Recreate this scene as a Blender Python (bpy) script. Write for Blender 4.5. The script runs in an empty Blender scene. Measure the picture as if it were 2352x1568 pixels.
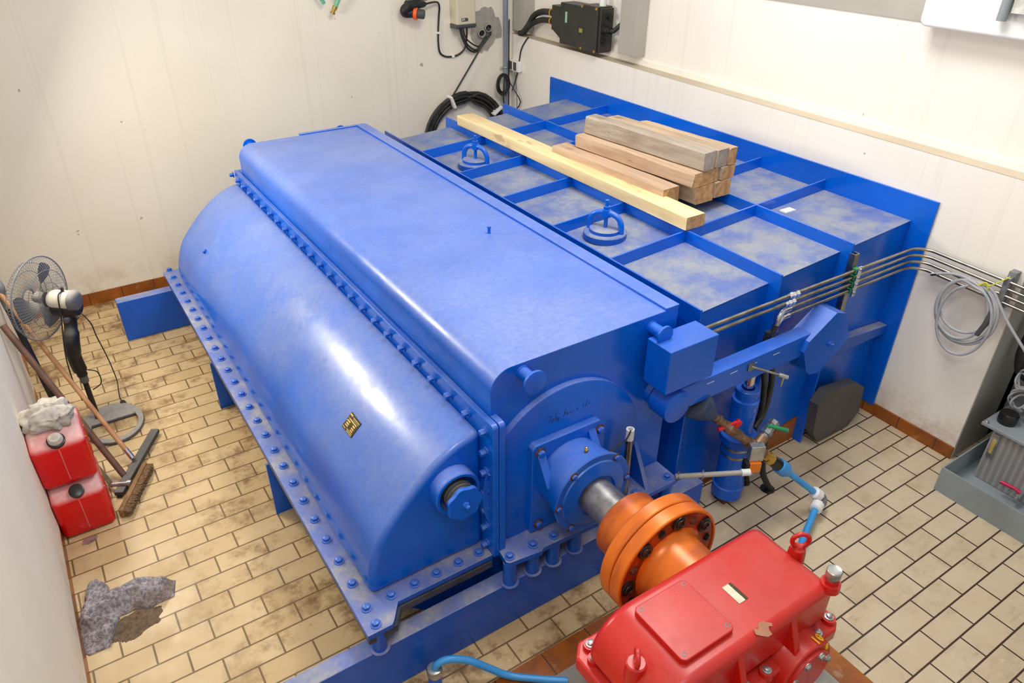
import bpy, bmesh, math, random
from mathutils import Vector, Matrix, noise
PI = math.pi
random.seed(7)
SC = bpy.context.scene
COL = SC.collection

# ------------------------------------------------------------------ camera
cam_d = bpy.data.cameras.new('camera')
cam = bpy.data.objects.new('camera', cam_d)
COL.objects.link(cam)
_p, _y, _r = 0.555140500, 0.584332345, 0.00806392610      # pitch down, yaw right, roll
fw = Vector((math.sin(_y)*math.cos(_p), math.cos(_y)*math.cos(_p), -math.sin(_p)))
rt = Vector((math.cos(_y), -math.sin(_y), 0))
up = rt.cross(fw)
r2 = math.cos(_r)*rt + math.sin(_r)*up
u2 = -math.sin(_r)*rt + math.cos(_r)*up
cam.matrix_world = Matrix(((r2.x, u2.x, -fw.x, 0), (r2.y, u2.y, -fw.y, 0), (r2.z, u2.z, -fw.z, 3.0), (0, 0, 0, 1)))
cam_d.sensor_width = 36.0
cam_d.lens = 1695.18/2352*36.0
cam_d.clip_start = 0.05
SC.camera = cam

# ------------------------------------------------------------------ world, lamps, exposure
wd = bpy.data.worlds.new('world')
SC.world = wd
wd.use_nodes = True
bgn = wd.node_tree.nodes['Background']
bgn.inputs[0].default_value = (0.93, 0.96, 1.0, 1)
bgn.inputs[1].default_value = 0.50


def area_lamp(name, loc, target, sx, sy, power, col):
    d = bpy.data.lights.new(name, 'AREA')
    d.shape = 'RECTANGLE'
    d.size, d.size_y, d.energy, d.color = sx, sy, power, col
    o = bpy.data.objects.new(name, d)
    COL.objects.link(o)
    o.location = loc
    o.rotation_euler = (Vector(target)-Vector(loc)).to_track_quat('-Z', 'Y').to_euler()
    return o


area_lamp('wall_lamp', (-0.42, 4.75, 2.30), (2.0, 3.4, 0.9), 1.4, 0.40, 82, (1.0, 0.93, 0.80))
area_lamp('ceiling_lamp', (2.5, 2.5, 4.5), (2.6, 2.4, 0), 1.5, 1.3, 92, (1.0, 0.97, 0.93))
area_lamp('front_fill', (-0.2, 0.2, 4.5), (1.5, 2.8, 0.6), 1.2, 1.2, 52, (1.0, 0.97, 0.94))  # added fill light above the camera to brighten the front
SC.view_settings.view_transform = 'Standard'
SC.view_settings.look = 'None'
SC.view_settings.gamma = 1.0
SC.view_settings.use_curve_mapping = False
SC.view_settings.exposure = 0.18


# ------------------------------------------------------------------ materials
def lin(c):
    return tuple((x/255/12.92 if x/255 <= 0.04045 else ((x/255+0.055)/1.055)**2.4) for x in c)+(1.0,)


class NT:
    """small helper around a node tree"""
    def __init__(s, name):
        s.m = bpy.data.materials.new(name)
        s.m.use_nodes = True
        s.t = s.m.node_tree
        s.b = s.t.nodes['Principled BSDF']
        s.co = s.t.nodes.new('ShaderNodeTexCoord').outputs['Object']
        s.geo = s.t.nodes.new('ShaderNodeNewGeometry')

    def new(s, k, **kw):
        n = s.t.nodes.new(k)
        for a, v in kw.items():
            setattr(n, a, v)
        return n

    def link(s, a, b):
        s.t.links.new(a, b)

    def put(s, sock, v):
        if hasattr(v, 'is_output') or isinstance(v, bpy.types.NodeSocket):
            s.link(v, sock)
        else:
            sock.default_value = v

    def noise(s, scale, detail=4, rough=0.55, vec=None, stretch=None, w=None):
        v = vec or s.co
        if stretch:
            mp = s.new('ShaderNodeMapping')
            s.link(v, mp.inputs[0])
            mp.inputs['Scale'].default_value = stretch
            v = mp.outputs[0]
        n = s.new('ShaderNodeTexNoise')
        s.link(v, n.inputs['Vector'])
        n.inputs['Scale'].default_value = scale
        n.inputs['Detail'].default_value = detail
        n.inputs['Roughness'].default_value = rough
        return n.outputs[0]

    def ramp(s, f, lo, hi, a=0.0, b=1.0):
        n = s.new('ShaderNodeMapRange')
        s.link(f, n.inputs[0])
        n.inputs[1].default_value, n.inputs[2].default_value = lo, hi
        n.inputs[3].default_value, n.inputs[4].default_value = a, b
        n.interpolation_type = 'SMOOTHSTEP'
        return n.outputs[0]

    def math(s, op, a, b=0.5):
        n = s.new('ShaderNodeMath', operation=op)
        s.put(n.inputs[0], a)
        s.put(n.inputs[1], b)
        return n.outputs[0]

    def mix(s, f, a, b):
        n = s.new('ShaderNodeMix', data_type='RGBA')
        s.put(n.inputs[0], f)
        s.put(n.inputs[6], a)
        s.put(n.inputs[7], b)
        return n.outputs[2]

    def sep(s, v=None):
        n = s.new('ShaderNodeSeparateXYZ')
        s.link(v or s.co, n.inputs[0])
        return n.outputs

    def bump(s, h, strength=0.2, dist=0.01):
        n = s.new('ShaderNodeBump')
        n.inputs['Strength'].default_value = strength
        n.inputs['Distance'].default_value = dist
        s.link(h, n.inputs['Height'])
        s.link(n.outputs[0], s.b.inputs['Normal'])

    def fin(s, col=None, rough=None, metal=None, spec=None, coat=None):
        if col is not None:
            s.put(s.b.inputs['Base Color'], col)
        if rough is not None:
            s.put(s.b.inputs['Roughness'], rough)
        if metal is not None:
            s.b.inputs['Metallic'].default_value = metal
        if spec is not None:
            s.b.inputs['Specular IOR Level'].default_value = spec
        if coat is not None:
            s.b.inputs['Coat Weight'].default_value = coat
            s.b.inputs['Coat Roughness'].default_value = 0.15
        return s.m


def simple(name, c, rough=0.5, metal=0.0, c2=None, scale=6.0, bump=0.0):
    n = NT(name)
    a = lin(c)
    b = lin(c2) if c2 else tuple(x*0.8 for x in a[:3])+(1,)
    f = n.ramp(n.noise(scale), 0.35, 0.7)
    if bump:
        n.bump(n.noise(scale*4), bump)
    return n.fin(n.mix(f, a, b), rough, metal)


def paint(name, c, dustc, top, thresh=0.4, rough=0.32, chips=None, sides=0.10, scale=2.2, dr=0.42, coat=0.0, soft=0.0):
    """gloss paint with settled dust on faces that look up"""
    n = NT(name)
    base = n.mix(n.ramp(n.noise(3.0), 0.3, 0.7), lin(c), tuple(x*0.82 for x in lin(c)[:3])+(1,))
    nz = n.sep(n.geo.outputs['Normal'])[2]
    upf = n.ramp(nz, 0.15, 0.95)
    big = n.ramp(n.noise(scale, 6, 0.6), thresh-0.12-soft, thresh+0.22+soft)
    fine = n.ramp(n.noise(38.0, 3), 0.25, 0.75, 0.75, 1.0)
    d = n.math('MULTIPLY', n.math('MULTIPLY', upf, top), n.math('MULTIPLY', n.math('ADD', n.math('MULTIPLY', big, 0.6), 0.4), fine))
    d2 = n.math('MULTIPLY', n.ramp(n.noise(5.0, 8, 0.7), 0.55, 0.8), sides)
    f = n.math('MINIMUM', n.math('ADD', d, d2), 1.0)
    col = n.mix(f, base, lin(dustc))
    if chips:
        ch = n.ramp(n.noise(26.0, 5, 0.7), 0.74, 0.77)
        col = n.mix(n.math('MULTIPLY', ch, 0.8), col, lin(chips))
    r = n.math('ADD', n.math('MULTIPLY', f, dr), n.ramp(n.noise(6.0), 0.3, 0.7, rough-0.05, rough+0.08))
    n.bump(n.noise(14.0, 2), 0.05, 0.01)
    return n.fin(col, r, coat=coat)


BLUE = paint('blue_gloss_paint', (0, 98, 212), (150, 162, 192), 0.50, 0.46, 0.24, (70, 52, 44), 0.06)
BLUE_LID = paint('blue_paint_lid', (0, 98, 214), (162, 172, 212), 0.70, 0.46, 0.20, None, 0.05, 1.1, 0.30, 0.0, 0.16)
BLUE_DRUM = paint('blue_paint_drum', (0, 98, 214), (150, 160, 186), 0.75, 0.46, 0.16, None, 0.08, 1.6, 0.26, 0.0, 0.14)
BLUE_DECK = paint('blue_paint_deck', (0, 84, 190), (150, 154, 162), 1.1, 0.43, 0.42, None, 0.06, 4.6)
BLUE_CLEAN = paint('blue_paint_clean', (0, 100, 220), (160, 170, 202), 0.30, 0.50, 0.24, None, 0.02)
BLUE_BEAM = paint('blue_paint_beam', (0, 88, 200), (176, 172, 164), 1.0, 0.52, 0.32, (80, 60, 50), 0.06, 6.0)
RED = paint('red_machine_paint', (204, 26, 16), (205, 150, 140), 0.12, 0.45, 0.27, (120, 70, 50), 0.07)
RED_CAN = paint('red_plastic', (226, 4, 14), (228, 190, 184), 1.1, 0.36, 0.26, None, 0.06)
ORANGE = NT('orange_primer_metal')
_f = ORANGE.ramp(ORANGE.noise(2.2, 4, 0.6, None, (1, 3, 1)), 0.40, 0.75)
ORANGE = ORANGE.fin(ORANGE.mix(_f, lin((230, 118, 24)), lin((160, 72, 34))), 0.33, 0.15)
ORANGE_DARK = simple('orange_oily_face', (176, 64, 20), 0.35, 0.1, (104, 38, 18), 12)
STEEL = simple('brushed_steel', (178, 172, 160), 0.28, 1.0, (140, 134, 122), 14)
CHROME = simple('chrome', (225, 225, 228), 0.12, 1.0, (200, 200, 205), 5)
SHAFT = simple('turned_steel', (186, 182, 176), 0.36, 0.85, (150, 146, 142), 20)
ZINC = simple('zinc_plate', (198, 200, 198), 0.35, 0.8, (150, 152, 150), 20)
CONE = paint('grimy_blue_paint', (40, 70, 110), (120, 112, 90), 0.7, 0.35, 0.5, (80, 60, 40), 0.5)
OILY = simple('oily_dark_steel', (78, 80, 88), 0.45, 0.3, (50, 54, 66), 9)
BRONZE = simple('worn_bronze', (158, 128, 100), 0.45, 0.55, (112, 84, 62), 18)
BRASS = simple('brass', (205, 170, 80), 0.35, 0.8, (170, 130, 60), 18)
RUST = simple('rusty_steel', (118, 66, 42), 0.8, 0.1, (70, 42, 32), 30, 0.3)
BLACK = simple('black_rubber', (26, 26, 28), 0.5, 0.0, (40, 40, 42), 10)
BLACK_GLOSS = simple('black_plastic', (22, 22, 22), 0.30, 0.0, (36, 34, 32), 5)
BOXBLACK = simple('black_cast_box', (40, 39, 36), 0.42, 0.0, (54, 52, 47), 4)
CABLE = simple('black_cable', (30, 30, 28), 0.45, 0.0, (52, 52, 48), 12)
GREYCABLE = simple('grey_cable', (176, 178, 182), 0.45, 0.0, (160, 162, 166), 12)
GREY_PL = simple('grey_plastic', (132, 134, 136), 0.45, 0.0, (112, 114, 116), 8)
GREY_MET = simple('grey_enamel', (150, 158, 162), 0.4, 0.0, (136, 144, 148), 3)
GREY_TRUNK = simple('grey_trunking', (176, 172, 162), 0.5, 0.0, (166, 162, 152), 2)
GREY_CONDUIT = simple('grey_conduit', (128, 136, 150), 0.45, 0.0, (116, 122, 134), 5)
DARKGREY = simple('dark_grey_plastic', (82, 82, 82), 0.55, 0.0, (70, 70, 70), 4)
WHITE = simple('white_plastic', (240, 240, 238), 0.4, 0.0, (226, 226, 224), 6)
CREAM = simple('cream_enamel', (214, 206, 178), 0.45, 0.0, (205, 197, 170), 3)
GREEN = simple('green_plastic', (38, 150, 92), 0.4, 0.0, (30, 128, 78), 10)
GREENHOSE = simple('pale_green_hose', (120, 196, 160), 0.45, 0.0, (105, 180, 145), 10)
BLUEPIPE = simple('light_blue_plastic_pipe', (64, 158, 226), 0.35, 0.0, (54, 142, 212), 8)
YELLOW = simple('yellow_paint_mark', (238, 198, 40), 0.5, 0.0, (225, 180, 30), 20)
REDLEVER = simple('red_plastic_lever', (220, 30, 38), 0.35, 0.0, (200, 24, 32), 10)
PINK = simple('crimson_plastic', (216, 30, 80), 0.35, 0.0, (196, 24, 70), 10)
SENSOR = simple('orange_plastic', (245, 130, 10), 0.35, 0.0, (236, 118, 8), 10)
ORNGE_RING = simple('orange_red_plastic', (250, 105, 40), 0.4, 0.0, (240, 92, 30), 10)
INK = simple('ink_mark', (8, 26, 84), 0.6, 0.0, (10, 30, 90), 20)
PLATE = simple('pale_metal_label', (216, 206, 180), 0.4, 0.2, (200, 190, 160), 30)
PLATE_DK = simple('engraved_dark_label', (70, 52, 20), 0.45, 0.3, (50, 40, 18), 30)
GOLD = simple('gold_label_field', (222, 192, 110), 0.4, 0.3, (205, 172, 92), 40)
CONCRETE = simple('bare_concrete', (150, 146, 138), 0.85, 0.0, (128, 124, 116), 14, 0.2)
MORTAR = simple('grey_mortar_patch', (176, 170, 158), 0.9, 0.0, (160, 154, 142), 18, 0.3)
DIRT = simple('dirt_pile', (128, 106, 84), 0.95, 0.0, (100, 82, 62), 60, 0.6)
DUSTY_PL = paint('dusty_black_plastic', (26, 26, 27), (170, 164, 152), 0.75, 0.35, 0.4, None, 0.05)
DUSTY_GREY = paint('dusty_grey_plastic', (96, 96, 98), (176, 170, 160), 0.9, 0.3, 0.5, None, 0.1)
IVORY = paint('ivory_plastic', (222, 214, 196), (180, 170, 150), 0.25, 0.5, 0.4, None, 0.05)
BRISTLE = simple('worn_bristles', (150, 120, 84), 0.9, 0.0, (112, 86, 58), 60, 0.5)


def wood(name, c1, c2, c3, axis='Y', rough=0.7, crack=0.7):
    n = NT(name)
    st = {'X': (0.7, 12, 12), 'Y': (12, 0.7, 12), 'Z': (12, 12, 0.7)}[axis]
    g = n.noise(2.2, 6, 0.65, None, st)
    w = n.noise(1.2, 3)
    k = n.ramp(n.noise(2.6, 2, 0.5, None, {'X': (1.6, 4, 4), 'Y': (4, 1.6, 4), 'Z': (4, 4, 1.6)}[axis]), 0.66, 0.74)
    crk = n.ramp(n.noise(3.0, 3, 0.6, None, {'X': (.5, 16, 16), 'Y': (16, .5, 16), 'Z': (16, 16, .5)}[axis]), 0.70, 0.735)
    col = n.mix(n.ramp(g, 0.35, 0.68), lin(c1), lin(c2))
    col = n.mix(n.math('MULTIPLY', n.ramp(w, 0.45, 0.75), 0.6), col, lin(c3))
    col = n.mix(n.math('MULTIPLY', k, 0.45), col, tuple(x*0.45 for x in lin(c3)[:3])+(1,))
    col = n.mix(n.math('MULTIPLY', crk, crack), col, tuple(x*0.25 for x in lin(c3)[:3])+(1,))
    n.bump(g, 0.25, 0.004)
    return n.fin(col, rough)


PINE = wood('fresh_pine', (246, 226, 178), (234, 206, 150), (214, 172, 112), 'Y', 0.7, 0.15)
OLDWOOD = wood('weathered_timber', (198, 174, 146), (168, 142, 114), (148, 134, 120))
OLDWOOD2 = wood('grey_weathered_timber', (184, 170, 152), (150, 134, 116), (160, 152, 142))
OLDWOOD3 = wood('reddish_timber', (206, 178, 150), (182, 150, 122), (170, 146, 124))
ENDWOOD = simple('sawn_end_grain', (200, 156, 106), 0.8, 0.0, (166, 122, 78), 30, 0.3)
POLEWOOD = simple('varnished_pole', (186, 136, 92), 0.45, 0.0, (156, 108, 70), 8)
BROWNWOOD = simple('dark_brown_pole', (112, 78, 60), 0.6, 0.0, (86, 60, 48), 10)
BROOMWOOD = simple('worn_broom_wood', (150, 112, 66), 0.7, 0.0, (116, 82, 50), 12)
SQDARK = paint('dusty_dark_rubber', (64, 64, 66), (140, 134, 124), 0.55, 0.45, 0.6, None, 0.1)
SLATWOOD = simple('dirty_slat', (112, 96, 68), 0.8, 0.0, (86, 74, 52), 16)


def wall_mat(name, c, c2, stain=True, lines=0.0):
    n = NT(name)
    pos = n.geo.outputs['Position']
    col = n.mix(n.ramp(n.noise(1.1, 4, 0.5, pos), 0.35, 0.7), lin(c), lin(c2))
    if stain:
        z = n.sep(pos)[2]
        low = n.ramp(z, 0.08, 0.40, 1.0, 0.0)
        st = n.ramp(n.noise(4.5, 8, 0.72, pos), 0.40, 0.72)
        col = n.mix(n.math('MULTIPLY', n.math('MULTIPLY', low, st), 0.55), col, lin((176, 136, 96)))
        sp = n.ramp(n.noise(13.0, 2, 0.5, pos), 0.765, 0.785)
        col = n.mix(n.math('MULTIPLY', sp, 0.55), col, lin((110, 92, 70)))
    vl = n.ramp(n.noise(3.0, 2, 0.5, pos, (7, 7, 0.06)), 0.62, 0.66)
    col = n.mix(n.math('MULTIPLY', vl, 0.05), col, lin((150, 140, 120)))
    n.bump(n.noise(9.0, 5, 0.6, pos), 0.12, 0.01)
    return n.fin(col, 0.72, spec=0.3)


WALL = wall_mat('cream_wall_paint', (246, 238, 220), (240, 231, 212))
WALL_R = wall_mat('white_wall_paint', (246, 241, 232), (241, 235, 226))
LEDGE = wall_mat('dusty_ledge', (206, 192, 170), (188, 174, 152), False)
WALL_G = wall_mat('grey_render', (166, 164, 158), (146, 144, 138), False)


def tile_base(name):
    n = NT(name)
    pos = n.geo.outputs['Position']
    br = n.new('ShaderNodeTexBrick')
    n.link(pos, br.inputs['Vector'])
    br.offset = 0.0
    br.inputs['Scale'].default_value = 1.0
    return n, pos, br


# floor tiles: brick bond of 25 x 12.6 cm
FL = NT('beige_floor_tiles')
pos = FL.geo.outputs['Position']
px = FL.sep(pos)
right = FL.ramp(px[0], 2.25, 2.26)
sx = FL.math('ADD', px[0], FL.math('ADD', FL.math('MULTIPLY', right, 0.0), 0.0))
xs = FL.math('ADD', FL.math('ADD', px[0], 0.062), FL.math('MULTIPLY', right, 0.07))
ys = FL.math('ADD', px[1], -0.0595)
cx = FL.new('ShaderNodeCombineXYZ')
FL.link(xs, cx.inputs[0])
FL.link(ys, cx.inputs[1])
br = FL.new('ShaderNodeTexBrick')
FL.link(cx.outputs[0], br.inputs['Vector'])
br.offset = 0.5
br.inputs['Scale'].default_value = 1.0
br.inputs['Brick Width'].default_value = 0.2505
br.inputs['Row Height'].default_value = 0.1262
br.inputs['Mortar Size'].default_value = 0.0046
br.inputs['Mortar Smooth'].default_value = 0.15
br.inputs['Bias'].default_value = -0.2
br.inputs['Color1'].default_value = lin((216, 190, 146))
br.inputs['Color2'].default_value = lin((202, 174, 126))
br.inputs['Mortar'].default_value = lin((132, 108, 74))
tone = FL.mix(FL.math('MULTIPLY', right, 0.75), br.outputs['Color'], lin((208, 194, 168)))  # greyer right tiles: the lamp's warm tint on the left, put into the colour
cloud = FL.ramp(FL.noise(6.0, 5, 0.6, pos), 0.3, 0.7)
tone = FL.mix(FL.math('MULTIPLY', cloud, FL.math('SUBTRACT', 0.35, FL.math('MULTIPLY', right, 0.2))), tone, lin((194, 160, 108)))
grout = FL.mix(right, lin((122, 96, 62)), lin((70, 52, 40)))
near = FL.ramp(px[0], -0.35, 0.62)
far = FL.ramp(px[1], 2.6, 5.2)
gate = FL.math('MAXIMUM', FL.math('MULTIPLY', near, 0.72), FL.math('MULTIPLY', far, 0.7))
gate = FL.math('MULTIPLY', gate, FL.math('SUBTRACT', 1.0, FL.math('MULTIPLY', right, 0.82)))
dirt = FL.ramp(FL.noise(3.4, 9, 0.74, pos), 0.46, 0.66)
dirtf = FL.math('MINIMUM', FL.math('MULTIPLY', dirt, FL.math('ADD', FL.math('MULTIPLY', gate, 1.25), 0.10)), 0.9)
tone = FL.mix(dirtf, tone, lin((126, 88, 46)))
pale = FL.math('MULTIPLY', FL.ramp(FL.noise(11.0, 6, 0.7, pos), 0.60, 0.70), FL.math('MULTIPLY', near, 0.45))
tone = FL.mix(pale, tone, lin((232, 212, 170)))
speck = FL.ramp(FL.noise(44.0, 3, 0.5, pos), 0.745, 0.765)
tone = FL.mix(FL.math('MULTIPLY', speck, 0.6), tone, lin((88, 60, 34)))
sf = FL.math('MULTIPLY', FL.ramp(FL.noise(7.0, 6, 0.7, pos, (1, 3, 1)), 0.55, 0.72), FL.ramp(px[0], 1.0, 1.4))
tone = FL.mix(FL.math('MULTIPLY', sf, 0.35), tone, lin((140, 104, 66)))
tone = FL.mix(br.outputs['Fac'], tone, grout)
hgt = FL.math('SUBTRACT', 1.0, br.outputs['Fac'])
FL.bump(hgt, 0.5, 0.003)
FLOOR = FL.fin(tone, FL.ramp(FL.noise(5.0, 4, 0.6, pos), 0.3, 0.7, 0.34, 0.52), spec=0.4)


def brown_tile(name, axis):
    n = NT(name)
    pos = n.geo.outputs['Position']
    p = n.sep(pos)
    fr = n.math('FRACT', n.math('DIVIDE', n.math('ADD', p[axis], 10.0-0.037), 0.25))
    j = n.math('LESS_THAN', fr, 0.022)
    col = n.mix(n.ramp(n.noise(5.0, 6, 0.65, pos), 0.32, 0.7), lin((170, 94, 24)), lin((128, 68, 20)))
    col = n.mix(n.math('MULTIPLY', n.ramp(n.noise(7.0, 7, 0.7, pos), 0.60, 0.74), 0.6), col, lin((200, 160, 120)))
    col = n.mix(j, col, lin((70, 48, 34)))
    return n.fin(col, 0.35)


BROWN_X = brown_tile('brown_tile_along_x', 0)
BROWN_Y = brown_tile('brown_tile_along_y', 1)

RAG = NT('felted_grey_rag')
_a = RAG.noise(60.0, 4, 0.7)
_b = RAG.noise(8.0, 3)
_c = RAG.mix(RAG.ramp(_a, 0.38, 0.62), lin((120, 112, 118)), lin((178, 170, 172)))
_c = RAG.mix(RAG.math('MULTIPLY', RAG.ramp(_b, 0.5, 0.7), 0.5), _c, lin((122, 96, 72)))
RAG.bump(_a, 0.6, 0.006)
RAG = RAG.fin(_c, 0.95)
CLOTH = simple('dusty_white_cloth', (206, 198, 186), 0.9, 0.0, (160, 150, 136), 14, 0.25)
CAN_TRAY = simple('grey_paint_tray', (148, 158, 162), 0.45, 0.0, (134, 142, 146), 3)
RIBTANK = NT('grey_ribbed_steel')
_s = RIBTANK.new('ShaderNodeTexWave', wave_type='BANDS', bands_direction='Y')
RIBTANK.link(RIBTANK.geo.outputs['Position'], _s.inputs[0])
_s.inputs['Scale'].default_value = 9.0
RIBTANK.bump(_s.outputs['Fac'], 0.5, 0.01)
RIBTANK = RIBTANK.fin(RIBTANK.mix(_s.outputs['Fac'], lin((166, 164, 160)), lin((140, 138, 136))), 0.45)

# ------------------------------------------------------------------ mesh helpers
WL = {}


class MB:
    def __init__(s):
        s.v, s.f = [], []

    def add(s, vs, fs):
        o = len(s.v)
        s.v += [Vector(p) for p in vs]
        s.f += [tuple(i+o for i in f) for f in fs]
        return s

    def box(s, a, b, R=None, c=None):
        x0, y0, z0 = a
        x1, y1, z1 = b
        vs = [Vector((x, y, z)) for x in (x0, x1) for y in (y0, y1) for z in (z0, z1)]
        if R is not None:
            c = Vector(c) if c else (Vector(a)+Vector(b))/2
            vs = [c+R @ (p-c) for p in vs]
        return s.add(vs, [(0, 1, 3, 2), (4, 6, 7, 5), (0, 4, 5, 1), (2, 3, 7, 6), (0, 2, 6, 4), (1, 5, 7, 3)])

    def prism(s, poly, ax, lo, hi):
        n = len(poly)

        def P(p, h):
            return {'x': (h, p[0], p[1]), 'y': (p[0], h, p[1]), 'z': (p[0], p[1], h)}[ax]
        vs = [P(p, lo) for p in poly]+[P(p, hi) for p in poly]
        fs = [tuple(range(n)), tuple(range(2*n-1, n-1, -1))]+[(i, (i+1) % n, n+(i+1) % n, n+i) for i in range(n)]
        return s.add(vs, fs)

    def frame(s, outer, inner, ax, lo, hi):
        n = len(outer)

        def P(p, h):
            return {'x': (h, p[0], p[1]), 'y': (p[0], h, p[1]), 'z': (p[0], p[1], h)}[ax]
        vs = [P(p, lo) for p in outer]+[P(p, lo) for p in inner]+[P(p, hi) for p in outer]+[P(p, hi) for p in inner]
        fs = []
        for i in range(n):
            j = (i+1) % n
            fs += [(i, j, n+j, n+i), (2*n+i, 3*n+i, 3*n+j, 2*n+j), (i, 2*n+i, 2*n+j, j), (n+i, n+j, 3*n+j, 3*n+i)]
        return s.add(vs, fs)

    def lathe(s, o, d, prof, n=32, closed=False):
        """prof: (distance along d, radius)"""
        o, d = Vector(o), Vector(d).normalized()
        a = d.orthogonal().normalized()
        b = d.cross(a)
        vs, fs = [], []
        for (t, r) in prof:
            for k in range(n):
                w = 2*PI*k/n
                vs.append(o+d*t+(a*math.cos(w)+b*math.sin(w))*max(r, 1e-5))
        m = len(prof)
        for i in range(m if closed else m-1):
            for k in range(n):
                j = (i+1) % m
                fs.append((i*n+k, i*n+(k+1) % n, j*n+(k+1) % n, j*n+k))
        if not closed:
            fs.append(tuple(range(n)))
            fs.append(tuple((m-1)*n+k for k in range(n-1, -1, -1)))
        return s.add(vs, fs)

    def cyl(s, p0, p1, r, r1=None, n=24):
        p0, p1 = Vector(p0), Vector(p1)
        return s.lathe(p0, p1-p0, [(0, r), ((p1-p0).length, r if r1 is None else r1)], n)

    def ring(s, c, d, R, r, n=32, m=10):
        d = Vector(d).normalized()
        return s.lathe(c, d, [(r*math.sin(2*PI*k/m), R+r*math.cos(2*PI*k/m)) for k in range(m)], n, True)

    def tube(s, pts, r, n=10, closed=False):
        pts = [Vector(p) for p in pts]
        N = len(pts)
        tg = []
        for i in range(N):
            a = pts[(i-1) % N] if (closed or i > 0) else pts[i]
            b = pts[(i+1) % N] if (closed or i < N-1) else pts[i]
            t = (b-a)
            tg.append(t.normalized() if t.length > 1e-9 else Vector((0, 0, 1)))
        u = tg[0].orthogonal().normalized()
        vs, fs = [], []
        for i in range(N):
            u = (u-tg[i]*u.dot(tg[i]))
            u = u.normalized() if u.length > 1e-6 else tg[i].orthogonal().normalized()
            w = tg[i].cross(u)
            rr = r[i] if isinstance(r, (list, tuple)) else r
            for k in range(n):
                a = 2*PI*k/n
                vs.append(pts[i]+(u*math.cos(a)+w*math.sin(a))*rr)
        for i in range(N if closed else N-1):
            j = (i+1) % N
            for k in range(n):
                fs.append((i*n+k, i*n+(k+1) % n, j*n+(k+1) % n, j*n+k))
        if not closed:
            fs.append(tuple(range(n-1, -1, -1)))
            fs.append(tuple((N-1)*n+k for k in range(n)))
        return s.add(vs, fs)

    def build(s, name, mat, parent=None, bevel=0.0, seg=2, smooth=40, origin=None, sub=0):
        if parent is not None:
            off = WL[parent]
        elif origin is not None:
            off = Vector(origin)
        else:
            xs = [v.x for v in s.v]
            ys = [v.y for v in s.v]
            off = Vector(((min(xs)+max(xs))/2, (min(ys)+max(ys))/2, min(v.z for v in s.v)))
        me = bpy.data.meshes.new(name)
        me.from_pydata([v-off for v in s.v], [], s.f)
        bm = bmesh.new()
        bm.from_mesh(me)
        bmesh.ops.recalc_face_normals(bm, faces=bm.faces)
        bm.to_mesh(me)
        bm.free()
        me.polygons.foreach_set('use_smooth', [True]*len(me.polygons))
        if not sub:
            me.set_sharp_from_angle(angle=math.radians(smooth))
        me.materials.append(mat)
        o = bpy.data.objects.new(name, me)
        COL.objects.link(o)
        if parent is not None:
            o.parent = parent
        else:
            o.location = off
        WL[o] = off
        if bevel:
            b = o.modifiers.new('bevel', 'BEVEL')
            b.width, b.segments, b.limit_method, b.angle_limit = bevel, seg, 'ANGLE', math.radians(40)
            b.harden_normals = True
        if sub:
            b = o.modifiers.new('sub', 'SUBSURF')
            b.levels = b.render_levels = sub
        return o


def tag(o, label=None, cat=None, group=None, kind=None):
    if label:
        o['label'] = label
    if cat:
        o['category'] = cat
    if group:
        o['group'] = group
    if kind:
        o['kind'] = kind
    return o


def thing(name, loc, label, cat, group=None):
    o = bpy.data.objects.new(name, None)
    o.empty_display_size = 0.1
    COL.objects.link(o)
    o.location = loc
    WL[o] = Vector(loc)
    return tag(o, label, cat, group)


def struct(o):
    o['kind'] = 'structure'
    return o


def spline(pts, k=8, closed=False):
    pts = [Vector(p) for p in pts]
    n = len(pts)
    out = []
    rng = range(n) if closed else range(n-1)
    for i in rng:
        p0 = pts[(i-1) % n] if (closed or i > 0) else pts[i]*2-pts[i+1]
        p1, p2 = pts[i], pts[(i+1) % n]
        p3 = pts[(i+2) % n] if (closed or i < n-2) else p2*2-p1
        for j in range(k):
            t = j/k
            out.append(0.5*((2*p1)+(p2-p0)*t+(2*p0-5*p1+4*p2-p3)*t*t+(3*p1-p0-3*p2+p3)*t**3))
    if not closed:
        out.append(pts[-1])
    return out


def arc(cx, cy, r, a0, a1, n):
    return [(cx+r*math.cos(math.radians(a0+(a1-a0)*i/n)), cy+r*math.sin(math.radians(a0+(a1-a0)*i/n))) for i in range(n+1)]


def rrect(x0, x1, y0, y1, r, n=4):
    return arc(x1-r, y1-r, r, 0, 90, n)+arc(x0+r, y1-r, r, 90, 180, n)+arc(x0+r, y0+r, r, 180, 270, n)+arc(x1-r, y0+r, r, 270, 360, n)


def bolts(parent, pts, d, r, h, mat, name='bolt', washer=True, wmat=None):
    """hex bolts: one shared mesh, one object per bolt, parented to the thing"""
    d = Vector(d).normalized()
    m = MB()
    if washer:
        m.lathe((0, 0, 0), d, [(0, r*1.45), (h*0.22, r*1.45)], 16)
    m.lathe((0, 0, 0), d, [(0, r), (h*0.88, r), (h, r*0.8)], 6)
    first = None
    for p in pts:
        if first is None:
            o = m.build(name, mat, None, origin=(0, 0, 0))
            if wmat:
                o.data.materials.append(wmat)
                for p_ in o.data.polygons[:18]:
                    p_.material_index = 1
            first = o
        else:
            o = first.copy()
            COL.objects.link(o)
        o.parent = parent
        o.location = Vector(p)-WL[parent]
        WL[o] = Vector(p)
    return first


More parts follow.
